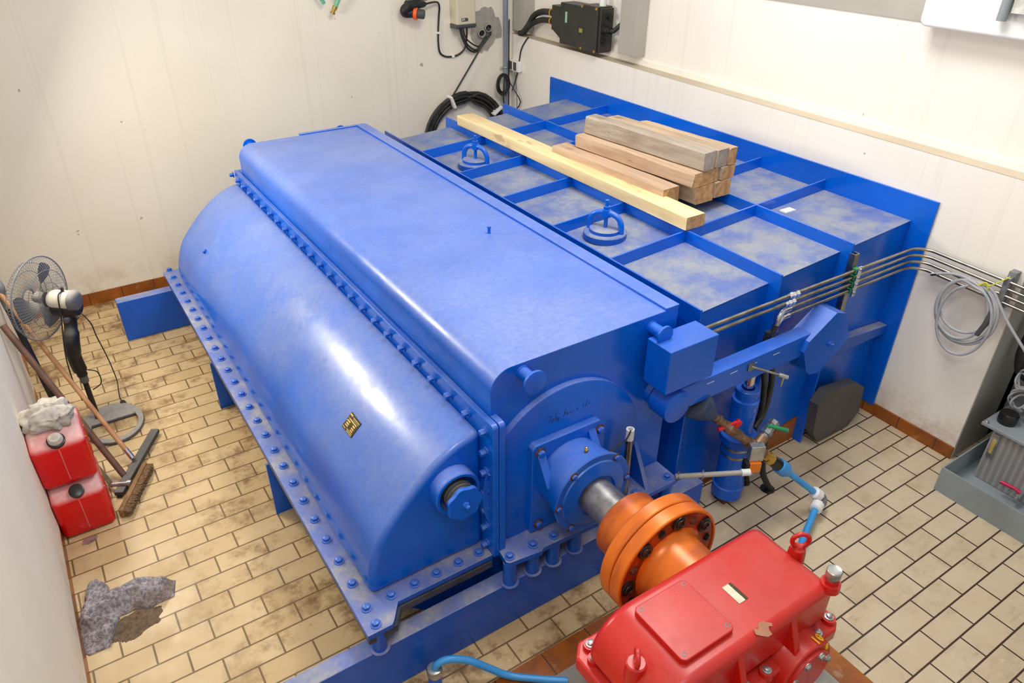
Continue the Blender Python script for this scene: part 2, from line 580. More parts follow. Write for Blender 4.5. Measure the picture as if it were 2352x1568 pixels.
def text_mesh(txt, size, depth, M, mat, name, parent):
    cu = bpy.data.curves.new(name, 'FONT')
    cu.body, cu.size, cu.extrude = txt, size, depth
    cu.align_x, cu.align_y = 'CENTER', 'CENTER'
    to = bpy.data.objects.new(name, cu)
    COL.objects.link(to)
    bpy.context.view_layer.update()
    me = bpy.data.meshes.new_from_object(to.evaluated_get(bpy.context.evaluated_depsgraph_get()))
    bpy.data.objects.remove(to)
    me.transform(Matrix.Translation(-WL[parent]) @ M)
    me.materials.clear()
    me.materials.append(mat)
    o = bpy.data.objects.new(name, me)
    COL.objects.link(o)
    o.parent = parent
    WL[o] = WL[parent]
    return o


# ================================================================== the setting
struct(MB().box((-0.9, -3.2, -0.06), (6.2, 6.4, 0)).build('floor', FLOOR, smooth=10))
struct(MB().box((-0.9, 6.4, -0.06), (4.6, 6.6, 4.6)).build('wall_back', WALL, smooth=10))
struct(MB().box((-0.9, 5.17, 0), (-0.49, 6.4, 4.6)).box((-0.9, -3.2, 0.095), (-0.452, 5.17, 4.6)).box((-0.9, -3.2, 0), (-0.49, 5.17, 0.095)).build('wall_left', WALL, smooth=10))
m = MB().prism([(1.43, -0.06), (6.4, -0.06), (6.4, 1.765), (4.9, 1.757), (1.43, 1.724)], 'x', 4.2, 4.325)
m.prism([(1.43, -0.06), (6.4, -0.06), (6.4, 4.6), (-3.2, 4.6), (-3.2, 1.724), (1.43, 1.724)], 'x', 4.32, 4.7)
struct(m.build('wall_right', WALL_R, smooth=10))
struct(MB().prism([(1.43, 1.724), (4.9, 1.757), (6.4, 1.765), (6.4, 1.768), (4.9, 1.760), (1.43, 1.727)], 'x', 4.199, 4.32).build('trim_ledge', LEDGE))
struct(MB().prism([(-3.2, 1.70), (1.43, 1.724), (4.9, 1.757), (6.4, 1.765), (6.4, 1.812), (4.9, 1.802), (1.43, 1.770), (-3.2, 1.745)], 'x', 4.311, 4.321).build('trim_skirting', WALL_R))
struct(MB().box((4.6, 1.43, 0), (6.2, 1.60, 4.6)).box((4.205, 1.425, 0.0), (4.6, 1.43, 1.722)).build('wall_recess', WALL_G, smooth=10))
struct(MB().box((6.2, -3.2, 0), (6.35, 1.6, 4.6)).build('wall_recess_back', WALL_G, smooth=10))
struct(MB().box((4.312, -3.2, 2.367), (4.325, 6.19, 4.6)).build('trim_beam', GREY_TRUNK))
struct(MB().box((-0.49, 6.388, 0), (4.2, 6.4, 0.105)).build('baseboard_back', BROWN_X))
struct(MB().box((4.187, 1.43, 0), (4.2, 2.095, 0.085)).build('baseboard_right', BROWN_Y))
struct(MB().box((-0.49, 5.17, 0), (-0.478, 6.388, 0.1)).box((-0.49, -3.2, 0), (-0.452, 5.17, 0.094)).build('baseboard_left', BROWN_Y))


def plinth_top(x):
    return 0.026+0.178*(x-2.69)


struct(MB().prism([(2.5, 0), (4.187, 0), (4.187, 0.09), (3.56, 0.09), (3.56, plinth_top(3.56)-0.012), (2.5, 0.0)], 'y', 2.092, 5.45).build('trim_plinth', BROWN_X))
m = MB().box((0.55, 1.56, 0), (2.443, 1.69, 0.004)).box((2.31, -0.6, 0), (2.443, 1.56, 0.004))
struct(m.build('trim_border', BROWN_X))
struct(MB().box((0.55, -0.6, 0), (2.31, 1.56, 0.012)).build('trim_foundation', CONCRETE))

# ================================================================== the big blue drum machine
DM = thing('drum_machine', (1.4, 3.8, 0), 'large blue steel drum machine with curved bolted cover and flat dusty lid', 'industrial machine')
YF, YR = 2.035, 5.53
m = MB()
poly = [(1.245, 0.37), (2.257, 0.37), (2.257, 1.371)]+[(x, z) for x, z in arc(1.345, 1.271, 0.1, 90, 180, 10)]
m.prism(poly, 'y', YF, YR)
m.build('housing', BLUE_LID, DM, bevel=0.004)
m = MB().box((2.176, YF-0.002, 1.371), (2.257, YR, 1.384)).box((1.72, YR, 1.25), (2.257, YR+0.035, 1.378))
m.build('lid_edge_bar', BLUE_LID, DM, bevel=0.003)
MB().cyl((1.96, 3.2, 1.371), (1.96, 3.2, 1.405), 0.009, n=12).cyl((1.96, 3.2, 1.405), (1.96, 3.2, 1.412), 0.012, n=8).build('vent_nipple', BLUE, DM)
# trough below the flange
m = MB().prism([(0.70, 0.37), (2.25, 0.37), (2.25, 0.04), (1.05, 0.04)], 'y', 2.06, 5.5)
m.build('lower_trough', BLUE, DM)
for y in (4.37, 3.21):
    MB().box((0.56, y, 0), (0.9, y+0.015, 0.36)).build('support_foot', BLUE, DM)
# curved cover
prof = [(.66, .435), (.658, .48), (.662, .536), (.672, .583), (.688, .63), (.707, .68), (.73, .725), (.763, .77), (.80, .812), (.835, .852), (.87, .888), (.91, .927), (.95, .961), (.99, .993), (1.03, 1.019), (1.065, 1.039), (1.10, 1.056), (1.16, 1.074), (1.214, 1.086)]
MB().prism(prof+[(1.214, .435)], 'y', 2.06, 5.58).build('drum_cover', BLUE_DRUM, DM, bevel=0.03, seg=5, smooth=30)
# name plate on the cover: lies on the curved surface
Pn = Vector((0.865, 2.635, 0.0))


def on_cover(x):
    for (x0, z0), (x1, z1) in zip(prof[6:], prof[7:]):
        if x0 <= x <= x1:
            t = (x-x0)/(x1-x0)
            return z0+t*(z1-z0), (Vector((x1-x0, 0, z1-z0))).normalized()
    return prof[-1][1], Vector((1, 0, 0))


# floor flange, two plates
fo = [(.567, 1.885), (.675, 1.885), (.69, 1.90), (.744, 1.975), (1.212, 1.975), (1.212, 5.62), (.70, 5.62), (.70, 5.735), (.685, 5.75), (.585, 5.75), (.567, 5.735)]
MB().prism(fo, 'z', 0.408, 0.435).build('floor_flange', BLUE_BEAM, DM, bevel=0.003)
MB().prism([(.572, 1.895), (.70, 1.895), (.75, 1.968), (1.206, 1.968), (1.206, 5.61), (.572, 5.61)], 'z', 0.365, 0.404).build('lower_flange', OILY, DM, bevel=0.003)
MB().box((.577, 1.99, .404), (1.2, 5.6, .408)).build('rubber_gasket', BLACK, DM)
bolts(DM, [(.618, 1.921, .435)]+[(.618, 2.0145+0.1496*i, .435) for i in range(26)]+[(x, 2.018, .435) for x in (.732, .843, .949, 1.059, 1.165)], (0, 0, 1), 0.0165, 0.019, BLUE)
# side flange, two plates
sp = [(1.965, .425), (5.62, .425), (5.62, 1.165), (1.985, 1.165)]+[(1.985-0.02*math.sin(math.radians(a)), 1.145+0.02*math.cos(math.radians(a))) for a in (30, 60, 90)]
MB().prism(sp, 'x', 1.212, 1.241).build('side_flange', BLUE, DM, bevel=0.004)
MB().prism(sp, 'x', 1.244, 1.274).build('rear_side_flange', BLUE, DM, bevel=0.004)
ys = [2.16+0.1523*i for i in range(24)]
bolts(DM, [(1.212, y, 1.118) for y in ys]+[(1.212, 2.02, z) for z in (1.111, 1.005, .895, .79, .684, .578, .471)], (-1, 0, 0), 0.015, 0.03, BLUE)
MB().prism([(2.03, .80), (2.075, .822), (2.075, .84), (2.02, .90), (1.985, .90)], 'x', 1.205, 1.2118).build('lifting_tab', BLUE_LID, DM)
# beams
MB().box((0.13, 1.905, 0), (2.50, 1.988, 0.286)).build('base_beam', BLUE_BEAM, DM, bevel=0.006)
MB().box((0.193, 5.62, 0.0), (2.50, 5.71, 0.331)).build('base_beam', BLUE_BEAM, DM, bevel=0.006)
m = MB()
m.prism([(1.232, 1.895), (1.245, 1.882), (1.405, 1.862), (1.42, 1.874), (1.73, 1.862), (1.73, 2.05), (1.25, 2.05)], 'z', .42, .45)
m.build('foot_plate', BLUE_BEAM, DM, bevel=0.004)
MB().prism([(1.87, 1.875), (2.245, 1.875), (2.258, 1.888), (2.258, 2.06), (1.87, 2.06)], 'z', .42, .45).build('foot_plate', BLUE_BEAM, DM, bevel=0.004)
pts = [(1.262, 1.912), (1.388, 1.912), (1.499, 1.906), (1.63, 1.912), (2.0, 1.912), (2.215, 1.915)]
for x, y in pts+[(.622, 1.921)]:
    z1 = .42 if x > 1 else .405
    MB().lathe((x, y, .285), (0, 0, 1), [(0, .044), (.006, .044), (.006, .031), (z1-.285, .031)], 28).build('spacer_tube', BLUE_BEAM, DM)
bolts(DM, [(x, y, .45) for x, y in pts], (0, 0, 1), 0.017, 0.02, BLUE)
MB().prism([(1.90, .45), (1.91, .455), (2.02, .665), (2.036, .665), (2.036, .45)], 'x', 2.06, 2.085).build('gusset', BLUE_BEAM, DM, bevel=0.002)
# bearing boss on the end plate
AX, AZ = 1.616, 0.749
MB().lathe((AX, YF+0.005, AZ+0.01), (0, -1, 0), [(0, .432), (.034, .432), (.036, .428)], 96).build('end_disc', BLUE_LID, DM)
pl = [(1.412, .46), (1.80, .46), (1.815, .475), (1.815, .925), (1.78, .965), (1.43, .968), (1.412, .95)]
MB().prism(pl, 'y', 1.968, 2.01).build('bearing_flange', BLUE, DM, bevel=0.006)
pf = [(0, .172), (.05, .172), (.10, .180), (.142, .190), (.145, .190), (.146, .196), (.172, .203), (.176, .199), (.176, .170), (.183, .166), (.196, .118), (.197, .104), (.184, .100), (.184, .085)]
o = MB().lathe((AX, 1.968, AZ), (0, -1, 0), pf, 72).build('bearing_housing', BLUE, DM, smooth=30)
for sx, z0, z1 in ((1.455, .885, .93), (1.735, .89, .935)):
    MB().prism([(1.97, z0-0.12), (1.97, z1), (1.88, z0-0.10)], 'x', sx-0.02, sx+0.02).build('bearing_rib', BLUE, DM, bevel=0.004)
bolts(DM, [(1.452, 1.968, .925), (1.452, 1.968, .505), (1.778, 1.968, .915)], (0, -1, 0), 0.017, 0.022, BLUE, 'bolt', True, RUST)
bolts(DM, [(AX+.187*math.cos(math.radians(a)), 1.793, AZ+.187*math.sin(math.radians(a))) for a in (52, 128, 232, 308, 0, 180)], (0, -1, 0), 0.013, 0.014, BLUE, 'cap_bolt', True, RUST)
MB().lathe((AX, 1.86, AZ+.186), (0, 0, 1), [(0, .009), (.012, .009), (.014, .005), (.02, .006), (.022, .002)], 10).build('grease_nipple', BRASS, DM)
sh = MB().cyl((AX, 1.80, AZ), (AX, 1.42, AZ), 0.083, n=64).build('drive_shaft', SHAFT, DM)
# pen marks written on the end disc
strokes = [[(1.509, 1.07), (1.536, 1.063)], [(1.526, 1.065), (1.522, 1.031)], [(1.544, 1.049), (1.533, 1.044), (1.532, 1.029), (1.545, 1.039), (1.544, 1.049), (1.544, 1.033)], [(1.557, 1.076), (1.553, 1.036)], [(1.56, 1.043), (1.56, 1.033), (1.569, 1.031), (1.574, 1.041), (1.566, 1.046), (1.563, 1.038), (1.575, 1.033), (1.563, 1.021)], [(1.607, 1.074), (1.597, 1.034)], [(1.602, 1.05), (1.608, 1.057), (1.606, 1.048)], [(1.614, 1.053), (1.62, 1.048), (1.613, 1.033), (1.617, 1.054)], [(1.628, 1.049), (1.633, 1.051), (1.632, 1.039)], [(1.637, 1.035), (1.643, 1.041), (1.639, 1.036)], [(1.644, 1.048), (1.649, 1.048), (1.651, 1.042)], [(1.665, 1.05), (1.669, 1.051), (1.667, 1.043)], [(1.673, 1.05), (1.676, 1.05), (1.675, 1.044)], [(1.694, 1.065), (1.703, 1.063), (1.706, 1.056), (1.702, 1.047)], [(1.725, 1.073), (1.715, 1.04)], [(1.725, 1.042), (1.727, 1.048)], [(1.738, 1.059), (1.737, 1.048)]]
m = MB()
for s_ in strokes:
    m.tube([(x, YF-0.0312, z) for x, z in s_], 0.0011, 6)
m.build('pen_writing', INK, DM)
# sight port on the cover end
PX, PZ = 1.062, 0.862
po = MB().lathe((PX, 2.06, PZ), (0, -1, 0), [(0, .104), (.062, .104), (.066, .100), (.066, .088), (.01, .086)], 56).build('port_collar', BLUE_LID, DM)
MB().cyl((PX, 2.05, PZ), (PX, 1.955, PZ), .062, .058, 40).ring((PX, 2.0, PZ), (0, 1, 0), .06, .006, 40).ring((PX, 1.98, PZ), (0, 1, 0), .06, .006, 40).build('port_plug', DARKGREY, po)
wp = []
for k in range(72):
    a = 2*PI*k/72
    wp.append((PX+(.079+.004*math.cos(7*a))*math.cos(a), PZ-.01+(.079+.004*math.cos(7*a))*math.sin(a)))
MB().prism(wp, 'y', 1.938, 1.958).build('port_handwheel', BLUE_CLEAN, po, bevel=0.003)
MB().lathe((PX, 1.938, PZ-.01), (0, -1, 0), [(0, .015), (.012, .015), (.014, .009), (.03, .009)], 6).build('port_nut', BLUE, po)
# lifting trunnions
for x, z, r, s_ in ((1.398, 1.325, .053, -1), (2.095, 1.315, .044, -1), (1.36, 1.328, .05, 1), (2.075, 1.328, .045, 1)):
    y0 = YF if s_ < 0 else YR
    MB().lathe((x, y0, z), (0, s_, 0), [(0, .031), (.006, .031), (.006, .027), (.082, .027), (.082, r), (.093, r), (.094, r-.003)], 36).build('lifting_trunnion', BLUE_CLEAN, DM)
MB().lathe((2.2, 2.034, .99), (0, -1, 0), [(0, .012), (.02, .012), (.022, .016), (.03, .010)], 10).build('drain_plug', BRASS, DM)
# name plate fields
zc, tg = on_cover(Pn.x)
nrm = Vector((-tg.z, 0, tg.x))
NPx = Vector((0, -1, 0))
np_ = MB()
hw, hh = .052, .040


def npq(mb, u0, u1, v0, v1, h):
    c = Vector((Pn.x, Pn.y, zc))+nrm*0.004
    vs = [c+NPx*u+tg*v+nrm*k for k in (-.006, h) for u, v in ((u0, v0), (u1, v0), (u1, v1), (u0, v1))]
    mb.add(vs, [(0, 1, 2, 3), (4, 5, 6, 7), (0, 1, 5, 4), (1, 2, 6, 5), (2, 3, 7, 6), (3, 0, 4, 7)])


npq(np_, -hw, hw, -hh, hh, 0.0)
npl = np_.build('name_plate', PLATE_DK, DM)
m = MB()
for (a, b, c_, d_) in [(-.95, -.45, .70, .9), (-.30, .95, .72, .80), (-.2, .9, .55, .60), (-.7, .75, .28, .42), (-.75, -.25, -.02, .16), (.28, .72, -.02, .16), (-.75, -.25, -.32, -.14), (.28, .72, -.32, -.14), (-.75, -.25, -.56, -.42), (.28, .72, -.56, -.42), (-.9, -.4, -.86, -.78), (-.2, .85, -.74, -.67), (-.1, .9, -.92, -.85), (-.9, -.82, -.1, .1), (-.9, -.82, .3, .42)]:
    npq(m, a*hw, b*hw, c_*hh, d_*hh, 0.0012)
m.build('plate_field', GOLD, npl)
MB().lathe((.80, 5.08, .812), (-.7, 0, .72), [(0, .016), (.016, .016), (.018, .010)], 12).build('cover_plug', BLUE, DM)

# ================================================================== ribbed tank beside it
TK = thing('ribbed_tank', (3.3, 3.8, 0), 'low blue steel tank topped by a dusty grid of upright ribs against right wall', 'tank')


def zr(x):
    return 1.305+0.06*(x-2.41)


def zd(x):
    return zr(x)-0.072


RX = [2.405, 2.965, 3.535]
m = MB().prism([(2.41, .02), (2.66, .02), (3.535, plinth_top(3.535)), (3.56, plinth_top(3.56)), (3.56, .1), (4.182, .1), (4.182, zd(4.182)-.008), (2.41, zd(2.41)-.008)], 'y', 2.10, 5.45)
m.build('tank_body', BLUE, TK)
MB().prism([(2.412, zd(2.412)-.008), (4.182, zd(4.182)-.008), (4.182, zd(4.182)), (2.412, zd(2.412))], 'y', 2.097, 5.46).build('deck', BLUE_DECK, TK)
for i, x in enumerate(RX):
    zb = (.10, .02, 0.0)[i]
    MB().prism([(2.03, zb), (2.115, zb), (2.115, zd(x)-.03), (5.52, zd(x)-.05), (5.52, zr(x)), (2.03, zr(x))], 'x', x, x+.012).build('long_rib', BLUE_CLEAN, TK, bevel=0.002)
xs = RX+[4.182]
for y in (2.70, 3.225, 3.772, 4.325, 4.885):
    for a, b in zip(xs, xs[1:]):
        a2 = a+.012
        MB().prism([(a2, zd(a2)-.004), (b, zd(b)-.004), (b, zr(b)-.002), (a2, zr(a2)-.002)], 'y', y, y+.012).build('cross_rib', BLUE_CLEAN, TK, bevel=0.002)
MB().box((4.183, 1.975, .07), (4.198, 5.722, 1.488)).build('wall_plate', BLUE_CLEAN, TK, bevel=0.002)
MB().prism([(3.56, .60), (4.18, .60), (4.18, .66), (3.56, .72)], 'y', 2.04, 2.10).build('tank_ledge', BLUE_DECK, TK, bevel=0.006)
for hx, hy in ((2.655, 3.04), (2.66, 4.52)):
    z0 = zd(hx)
    h = MB().lathe((hx, hy, z0-.002), (0, 0, 1), [(0, .127), (.034, .127), (.04, .121), (.04, .094), (.058, .092), (.062, .086), (.062, .0)], 56).build('hatch_cover', BLUE_DECK, TK)
    A, B = Vector((hx-.045, hy+.088, z0)), Vector((hx+.045, hy-.088, z0))
    d = (B-A)
    pts = [A+Vector((0, 0, .03))]+[A+d*t+Vector((0, 0, zz)) for t, zz in ((.02, .09), (.12, .128), (.3, .146), (.5, .150), (.7, .146), (.88, .128), (.98, .09))]+[B+Vector((0, 0, .03))]
    MB().tube(spline(pts, 5), .0175, 12).lathe((hx, hy, z0+.128), (0, 0, 1), [(0, .024), (.04, .024)], 20).build('hatch_yoke', BLUE_CLEAN, h)
    MB().lathe((hx, hy, z0+.06), (0, 0, 1), [(0, .012), (.108, .012), (.108, .019), (.128, .019), (.128, .011), (.165, .011), (.167, .007)], 12).build('hatch_screw', BLUE, h)
MB().box((3.70, 2.60, zd(3.72)+.001), (3.79, 2.65, zd(3.79)+.006)).build('paper_scrap', WHITE, None)
tag(bpy.data.objects['paper_scrap'], 'small white paper scrap lying on the dusty tank deck', 'litter')
# ================================================================== shaft coupling
CP = thing('shaft_coupling', (AX, 1.38, 0.50), 'orange flanged shaft coupling with dark round bolts between blue bearing and red gearbox', 'coupling')
MB().lathe((AX, 1.588, AZ), (0, -1, 0), [(0, .086), (0, .147), (.004, .151), (.149, .151)], 72).build('hub', ORANGE, CP)
MB().lathe((AX, 1.437, AZ), (0, -1, 0), [(0, .10), (0, .248), (.005, .2535), (.052, .2535), (.056, .250), (.056, .10)], 96).build('flange', ORANGE, CP)
MB().lathe((AX, 1.378, AZ), (0, -1, 0), [(0, .10), (0, .249), (.004, .2535), (.053, .2535), (.057, .250), (.057, .242), (.050, .240), (.050, .10)], 96).build('flange', ORANGE, CP)
MB().lathe((AX, 1.329, AZ), (0, -1, 0), [(0, .241), (.002, .241), (.004, .18), (.002, .10)], 96).build('flange_face', ORANGE_DARK, CP)
MB().lathe((AX, 1.327, AZ), (0, -1, 0), [(0, .172), (.006, .160), (.018, .150), (.04, .146), (.13, .143), (.19, .140)], 72).build('hub', ORANGE, CP)
for k, (a, a2) in enumerate(zip((35, 84, 133, 182, 233, 284, 335), (9, 60, 108, 158, 208, 258, 310))):
    a, a2 = math.radians(a), math.radians(a2)
    c = Vector((AX+.208*math.cos(a), 1.326, AZ+.208*math.sin(a)))
    MB().lathe(c, (0, -1, 0), [(0, .033), (.003, .034), (.010, .033), (.012, .028), (.011, .022), (.016, .021), (.017, .014), (.013, .013), (.013, .007)], 32).build('pin', BLACK_GLOSS, CP)
    c = Vector((AX+.203*math.cos(a2), 1.326, AZ+.203*math.sin(a2)))
    MB().lathe(c, (0, -1, 0), [(0, .019), (.003, .019), (.003, .014), (.012, .014), (.014, .010)], 6).build('screw', RUST if k % 2 else BLACK_GLOSS, CP)

# ================================================================== red gearbox
GB = thing('gearbox', (1.5, 0.98, 0.012), 'red cast gearbox with bolted top cover plate at front of the orange coupling', 'gearbox')
top = [(1.075, .775), (1.078, .82)]+[(x, z) for x, z in arc(1.245, .80, .168, 172, 92, 12)]+[(1.80, .97)]+[(x, z) for x, z in arc(1.822, .900, .07, 88, 8, 7)]+[(1.892, .775)]
MB().prism(top, 'y', .812, 1.162).build('upper_case', RED, GB, bevel=0.036, seg=6, smooth=50)
fl = [(1.055, .815), (1.09, .772), (1.90, .772), (1.93, .79), (1.945, .83), (1.945, 1.17), (1.92, 1.215), (1.10, 1.232), (1.055, 1.185)]
MB().prism(fl, 'z', .70, .762).build('joint_flange', RED, GB, bevel=0.012, seg=3)
MB().box((1.10, .84, .15), (1.885, 1.15, .71)).build('lower_case', RED, GB, bevel=0.03, seg=3)
MB().box((1.02, .74, .012), (1.96, 1.24, .15)).build('base_foot', RED, GB, bevel=0.012)
cp = rrect(1.213, 1.442, .871, 1.107, .022, 5)
MB().prism(cp, 'z', .955, .990).build('cover_plate', RED, GB, bevel=0.004)
m = MB()
for x, y in ((1.234, 1.088), (1.424, 1.088), (1.234, .892), (1.424, .892)):
    o = MB().lathe((x, y, .9895), (0, 0, 1), [(0, .0085), (.0012, .0085), (.0014, .0055), (.0004, .005)], 14).build('socket_screw', GREY_PL, GB)
o = MB().box((1.536, .938, .969), (1.565, 1.016, .9715)).build('name_plate', PLATE, GB)
MB().box((1.566, .938, .969), (1.578, 1.016, .9715)).build('name_plate_strip', PLATE_DK, GB)
# chipped paint
ch = [(1.535, .800), (1.516, .800), (1.500, .815), (1.489, .827), (1.498, .846), (1.512, .838), (1.520, .845), (1.530, .853), (1.545, .851), (1.566, .829), (1.560, .820), (1.548, .826), (1.538, .816)]
MB().prism(ch, 'z', .9695, .9705).build('paint_chip', simple('bare_primer', (168, 116, 84), .6, 0, (156, 104, 74), 40), GB)
# bearing caps on the front
for x_, y_, r_ in ((1.72, .742, .135), (1.27, .742, .135)):
    MB().cyl((x_, .83, .69), (x_, y_, .69), r_, r_-.005, 48).build('bearing_cap', RED, GB, bevel=0.008)
    MB().cyl((x_, y_+.005, .69), (x_, y_-.012, .69), r_-.03, n=48).build('end_cover', RED, GB, bevel=0.004)
bolts(GB, [(1.72+.09*math.cos(a), .730, .69+.09*math.sin(a)) for a in (.4, 1.2, 2.0, 2.8)], (0, -1, 0), .011, .012, ZINC, 'cover_bolt')
MB().prism([(.82, .955), (.82, .80), (.762, .80)], 'x', 1.655, 1.682).build('cast_rib', RED, GB, bevel=0.004)
MB().prism([(.82, .955), (.82, .80), (.762, .80)], 'x', 1.40, 1.427).build('cast_rib', RED, GB, bevel=0.004)
for x, y in ((1.815, .792), (1.905, .812), (1.552, .792), (1.45, .792), (1.915, 1.10), (1.12, 1.19), (1.10, 1.14)):
    b = MB().lathe((x, y, .75), (0, 0, 1), [(0, .026), (.03, .024)], 24).build('bolt_boss', RED, GB)
    MB().lathe((x, y, .78), (0, 0, 1), [(0, .0165), (.004, .0165), (.005, .011), (.013, .011), (.015, .008)], 16).build('flange_bolt', ZINC, b)
# yellow paint marks 16 and 6
m = MB()
zt = .735+.152


def capz(x):
    return .69+math.sqrt(max(.133**2-(x-1.72)**2, 0))+.0015


MB().tube([(1.752, y, capz(1.752)) for y in (.746, .760, .778)], .003, 6).build('paint_mark', YELLOW, GB)
six = [(1.796, .768), (1.790, .778), (1.780, .780), (1.773, .772), (1.774, .760), (1.782, .753), (1.790, .759), (1.787, .767), (1.779, .766)]
m.tube(spline([(x, y, capz(x)) for x, y in six], 4), .003, 6)
m.build('paint_mark', YELLOW, GB)
MB().tube(spline([(x, .7415, .69+.085+(y-.77)*1.0) for x, y in [(1.80, .785), (1.795, .775), (1.797, .76), (1.804, .757), (1.806, .766), (1.798, .768)]], 4), .003, 6).build('paint_mark', YELLOW, GB)
# lifting eyes and breather
b = MB().lathe((1.888, .985, .90), (0, 0, 1), [(0, .034), (.07, .030), (.085, .026)], 28).build('eye_boss', RED, GB)
MB().ring((1.892, .985, 1.02), (.55, .83, 0), .030, .0085, 36, 12).cyl((1.892, .985, .98), (1.892, .985, .996), .02, .012, 16).build('lifting_eye', RED, b)
b = MB().lathe((1.12, .975, .86), (0, 0, 1), [(0, .036), (.075, .033), (.08, .028)], 28).build('eye_boss', RED, GB)
MB().ring((1.12, .975, .965), (.8, -.6, 0), .026, .008, 36, 12).build('lifting_eye', RED, b)
b = MB().lathe((1.866, .828, .945), (0, 0, 1), [(0, .036), (.03, .034)], 28).build('breather_boss', RED, GB)
MB().lathe((1.866, .828, .975), (0, 0, 1), [(0, .026), (.016, .026)], 6).build('breather_nut', RED, b)
MB().lathe((1.866, .828, .99), (0, 0, 1), [(0, .018), (.014, .018), (.016, .026), (.042, .026), (.045, .023), (.043, .017), (.043, .0)], 32).build('breather_cap', ZINC, b)

# ================================================================== lever with weight box and counterweight
LV = thing('lever_arm', (2.6, 1.93, .89), 'long horizontal blue lever arm with square weight box and angled end plate', 'machine lever')
MB().box((2.19, 1.888, .892), (3.22, 1.972, 1.022)).build('arm', BLUE_CLEAN, LV, bevel=0.004)
MB().box((2.046, 1.852, 1.062), (2.342, 2.002, 1.289)).build('weight_box', BLUE_CLEAN, LV, bevel=0.006)
MB().lathe((2.165, 1.872, .935), (0, 1, 0), [(0, .078), (.002, .082), (.112, .082)], 48).build('pivot_hub', BLUE_CLEAN, LV)
MB().lathe((2.165, 1.984, .935), (0, 1, 0), [(0, .05), (.018, .05)], 32).build('pivot_shaft', RUST, LV)
MB().lathe((2.165, 2.0, .935), (0, 1, 0), [(0, .066), (.04, .066)], 32).build('pivot_collar', BLUE, LV)
oc = [(3.262, 1.112), (3.35, 1.082), (3.438, .908), (3.40, .86), (3.23, .746), (3.149, .765), (3.115, .80), (3.052, .938), (3.075, .995)]
MB().prism(oc, 'y', 1.862, 1.985).build('counterweight_plate', BLUE_CLEAN, LV, smooth=12)
MB().lathe((3.265, 1.862, .925), (0, -1, 0), [(0, .016), (.012, .016), (.014, .009), (.03, .009)], 6).build('counterweight_bolt', BLUE_CLEAN, LV)
m = MB().box((2.645, 1.882, .955), (2.69, 1.889, .998)).cyl((2.668, 1.885, .977), (2.80, 1.80, .925), .006, n=14)
st = m.build('handle_rod', STEEL, LV)
MB().cyl((2.79, 1.806, .929), (2.83, 1.780, .913), .011, n=14).cyl((2.812, 1.79, .92), (2.805, 1.79, .865), .0055, n=10).build('rod_nut', ZINC, st)
for x in (2.36, 2.52, 2.66, 2.83):
    MB().box((x, 1.8868, .985), (x+.05, 1.8876, .9885)).build('scratch_mark', WHITE, LV)
MB().lathe((2.135, 1.93, 1.0), (-.35, 0, 1), [(0, .017), (.012, .017), (.013, .010), (.005, .009)], 16).build('grease_boss', BLUE_CLEAN, LV)

# hydraulic cylinder under the arm
HC = thing('hydraulic_cylinder', (2.765, 1.945, 0), 'upright blue hydraulic cylinder with chrome rod under the lever arm', 'cylinder')
CX, CY = 2.765, 1.945
MB().lathe((CX, CY, .05), (0, 0, 1), [(0, .082), (.004, .086), (.075, .086), (.08, .078), (.385, .078), (.39, .098), (.43, .098), (.434, .094), (.434, .066)], 56).build('body', BLUE_CLEAN, HC)
MB().lathe((CX, CY, .484), (0, 0, 1), [(0, .066), (.20, .066), (.205, .071), (.23, .071), (.235, .058), (.262, .058), (.266, .064), (.292, .064), (.296, .06), (.296, .036), (.27, .034)], 48).build('gland', BLUE_CLEAN, HC)
MB().lathe((CX, CY, .70), (0, 0, 1), [(0, .034), (.052, .034)], 32).build('seal', BLACK_GLOSS, HC)
MB().lathe((CX, CY, .72), (0, 0, 1), [(0, .026), (.14, .026), (.142, .031), (.166, .031), (.168, .026), (.178, .026)], 36).build('rod', CHROME, HC)
for z in (.345, .395):
    MB().lathe((CX, CY, z), (0, 0, 1), [(0, .079), (.006, .0805), (.010, .0805), (.016, .079)], 48).build('hose_band', STEEL, HC)
m = MB().box((CX-.05, CY-.035, 0), (CX+.05, CY+.035, .055))
m.build('foot_clevis', RUST, HC)
m = MB().cyl((CX+.05, CY+.02, .50), (CX+.135, CY+.04, .53), .016, n=14).cyl((CX+.05, CY+.02, .47), (CX+.10, CY+.03, .47), .02, n=14)
m.build('port_fitting', ZINC, HC)

# grey spare plate leaning on the tiled kerb
sp_ = [(3.50, .405), (3.56, .432), (3.80, .397), (3.88, .335), (3.918, .165), (3.835, .085), (3.56, .085), (3.45, .18), (3.432, .28)]
gp = [(3.715, .02), (3.655, .13), (3.67, .37), (3.735, .43), (3.955, .395), (4.03, .325), (4.055, .165), (3.98, .075)]
sp_ = [(3.575, .42), (3.885, .372), (3.985, .30), (4.015, .095), (3.925, .012), (3.625, .012), (3.545, .115), (3.515, .345)]
tag(MB().prism(sp_, 'y', 1.968, 2.03).build('counterweight_plate', DARKGREY, None, smooth=12), 'loose dark grey steel plate with cut corners standing against tiled kerb', 'plate')

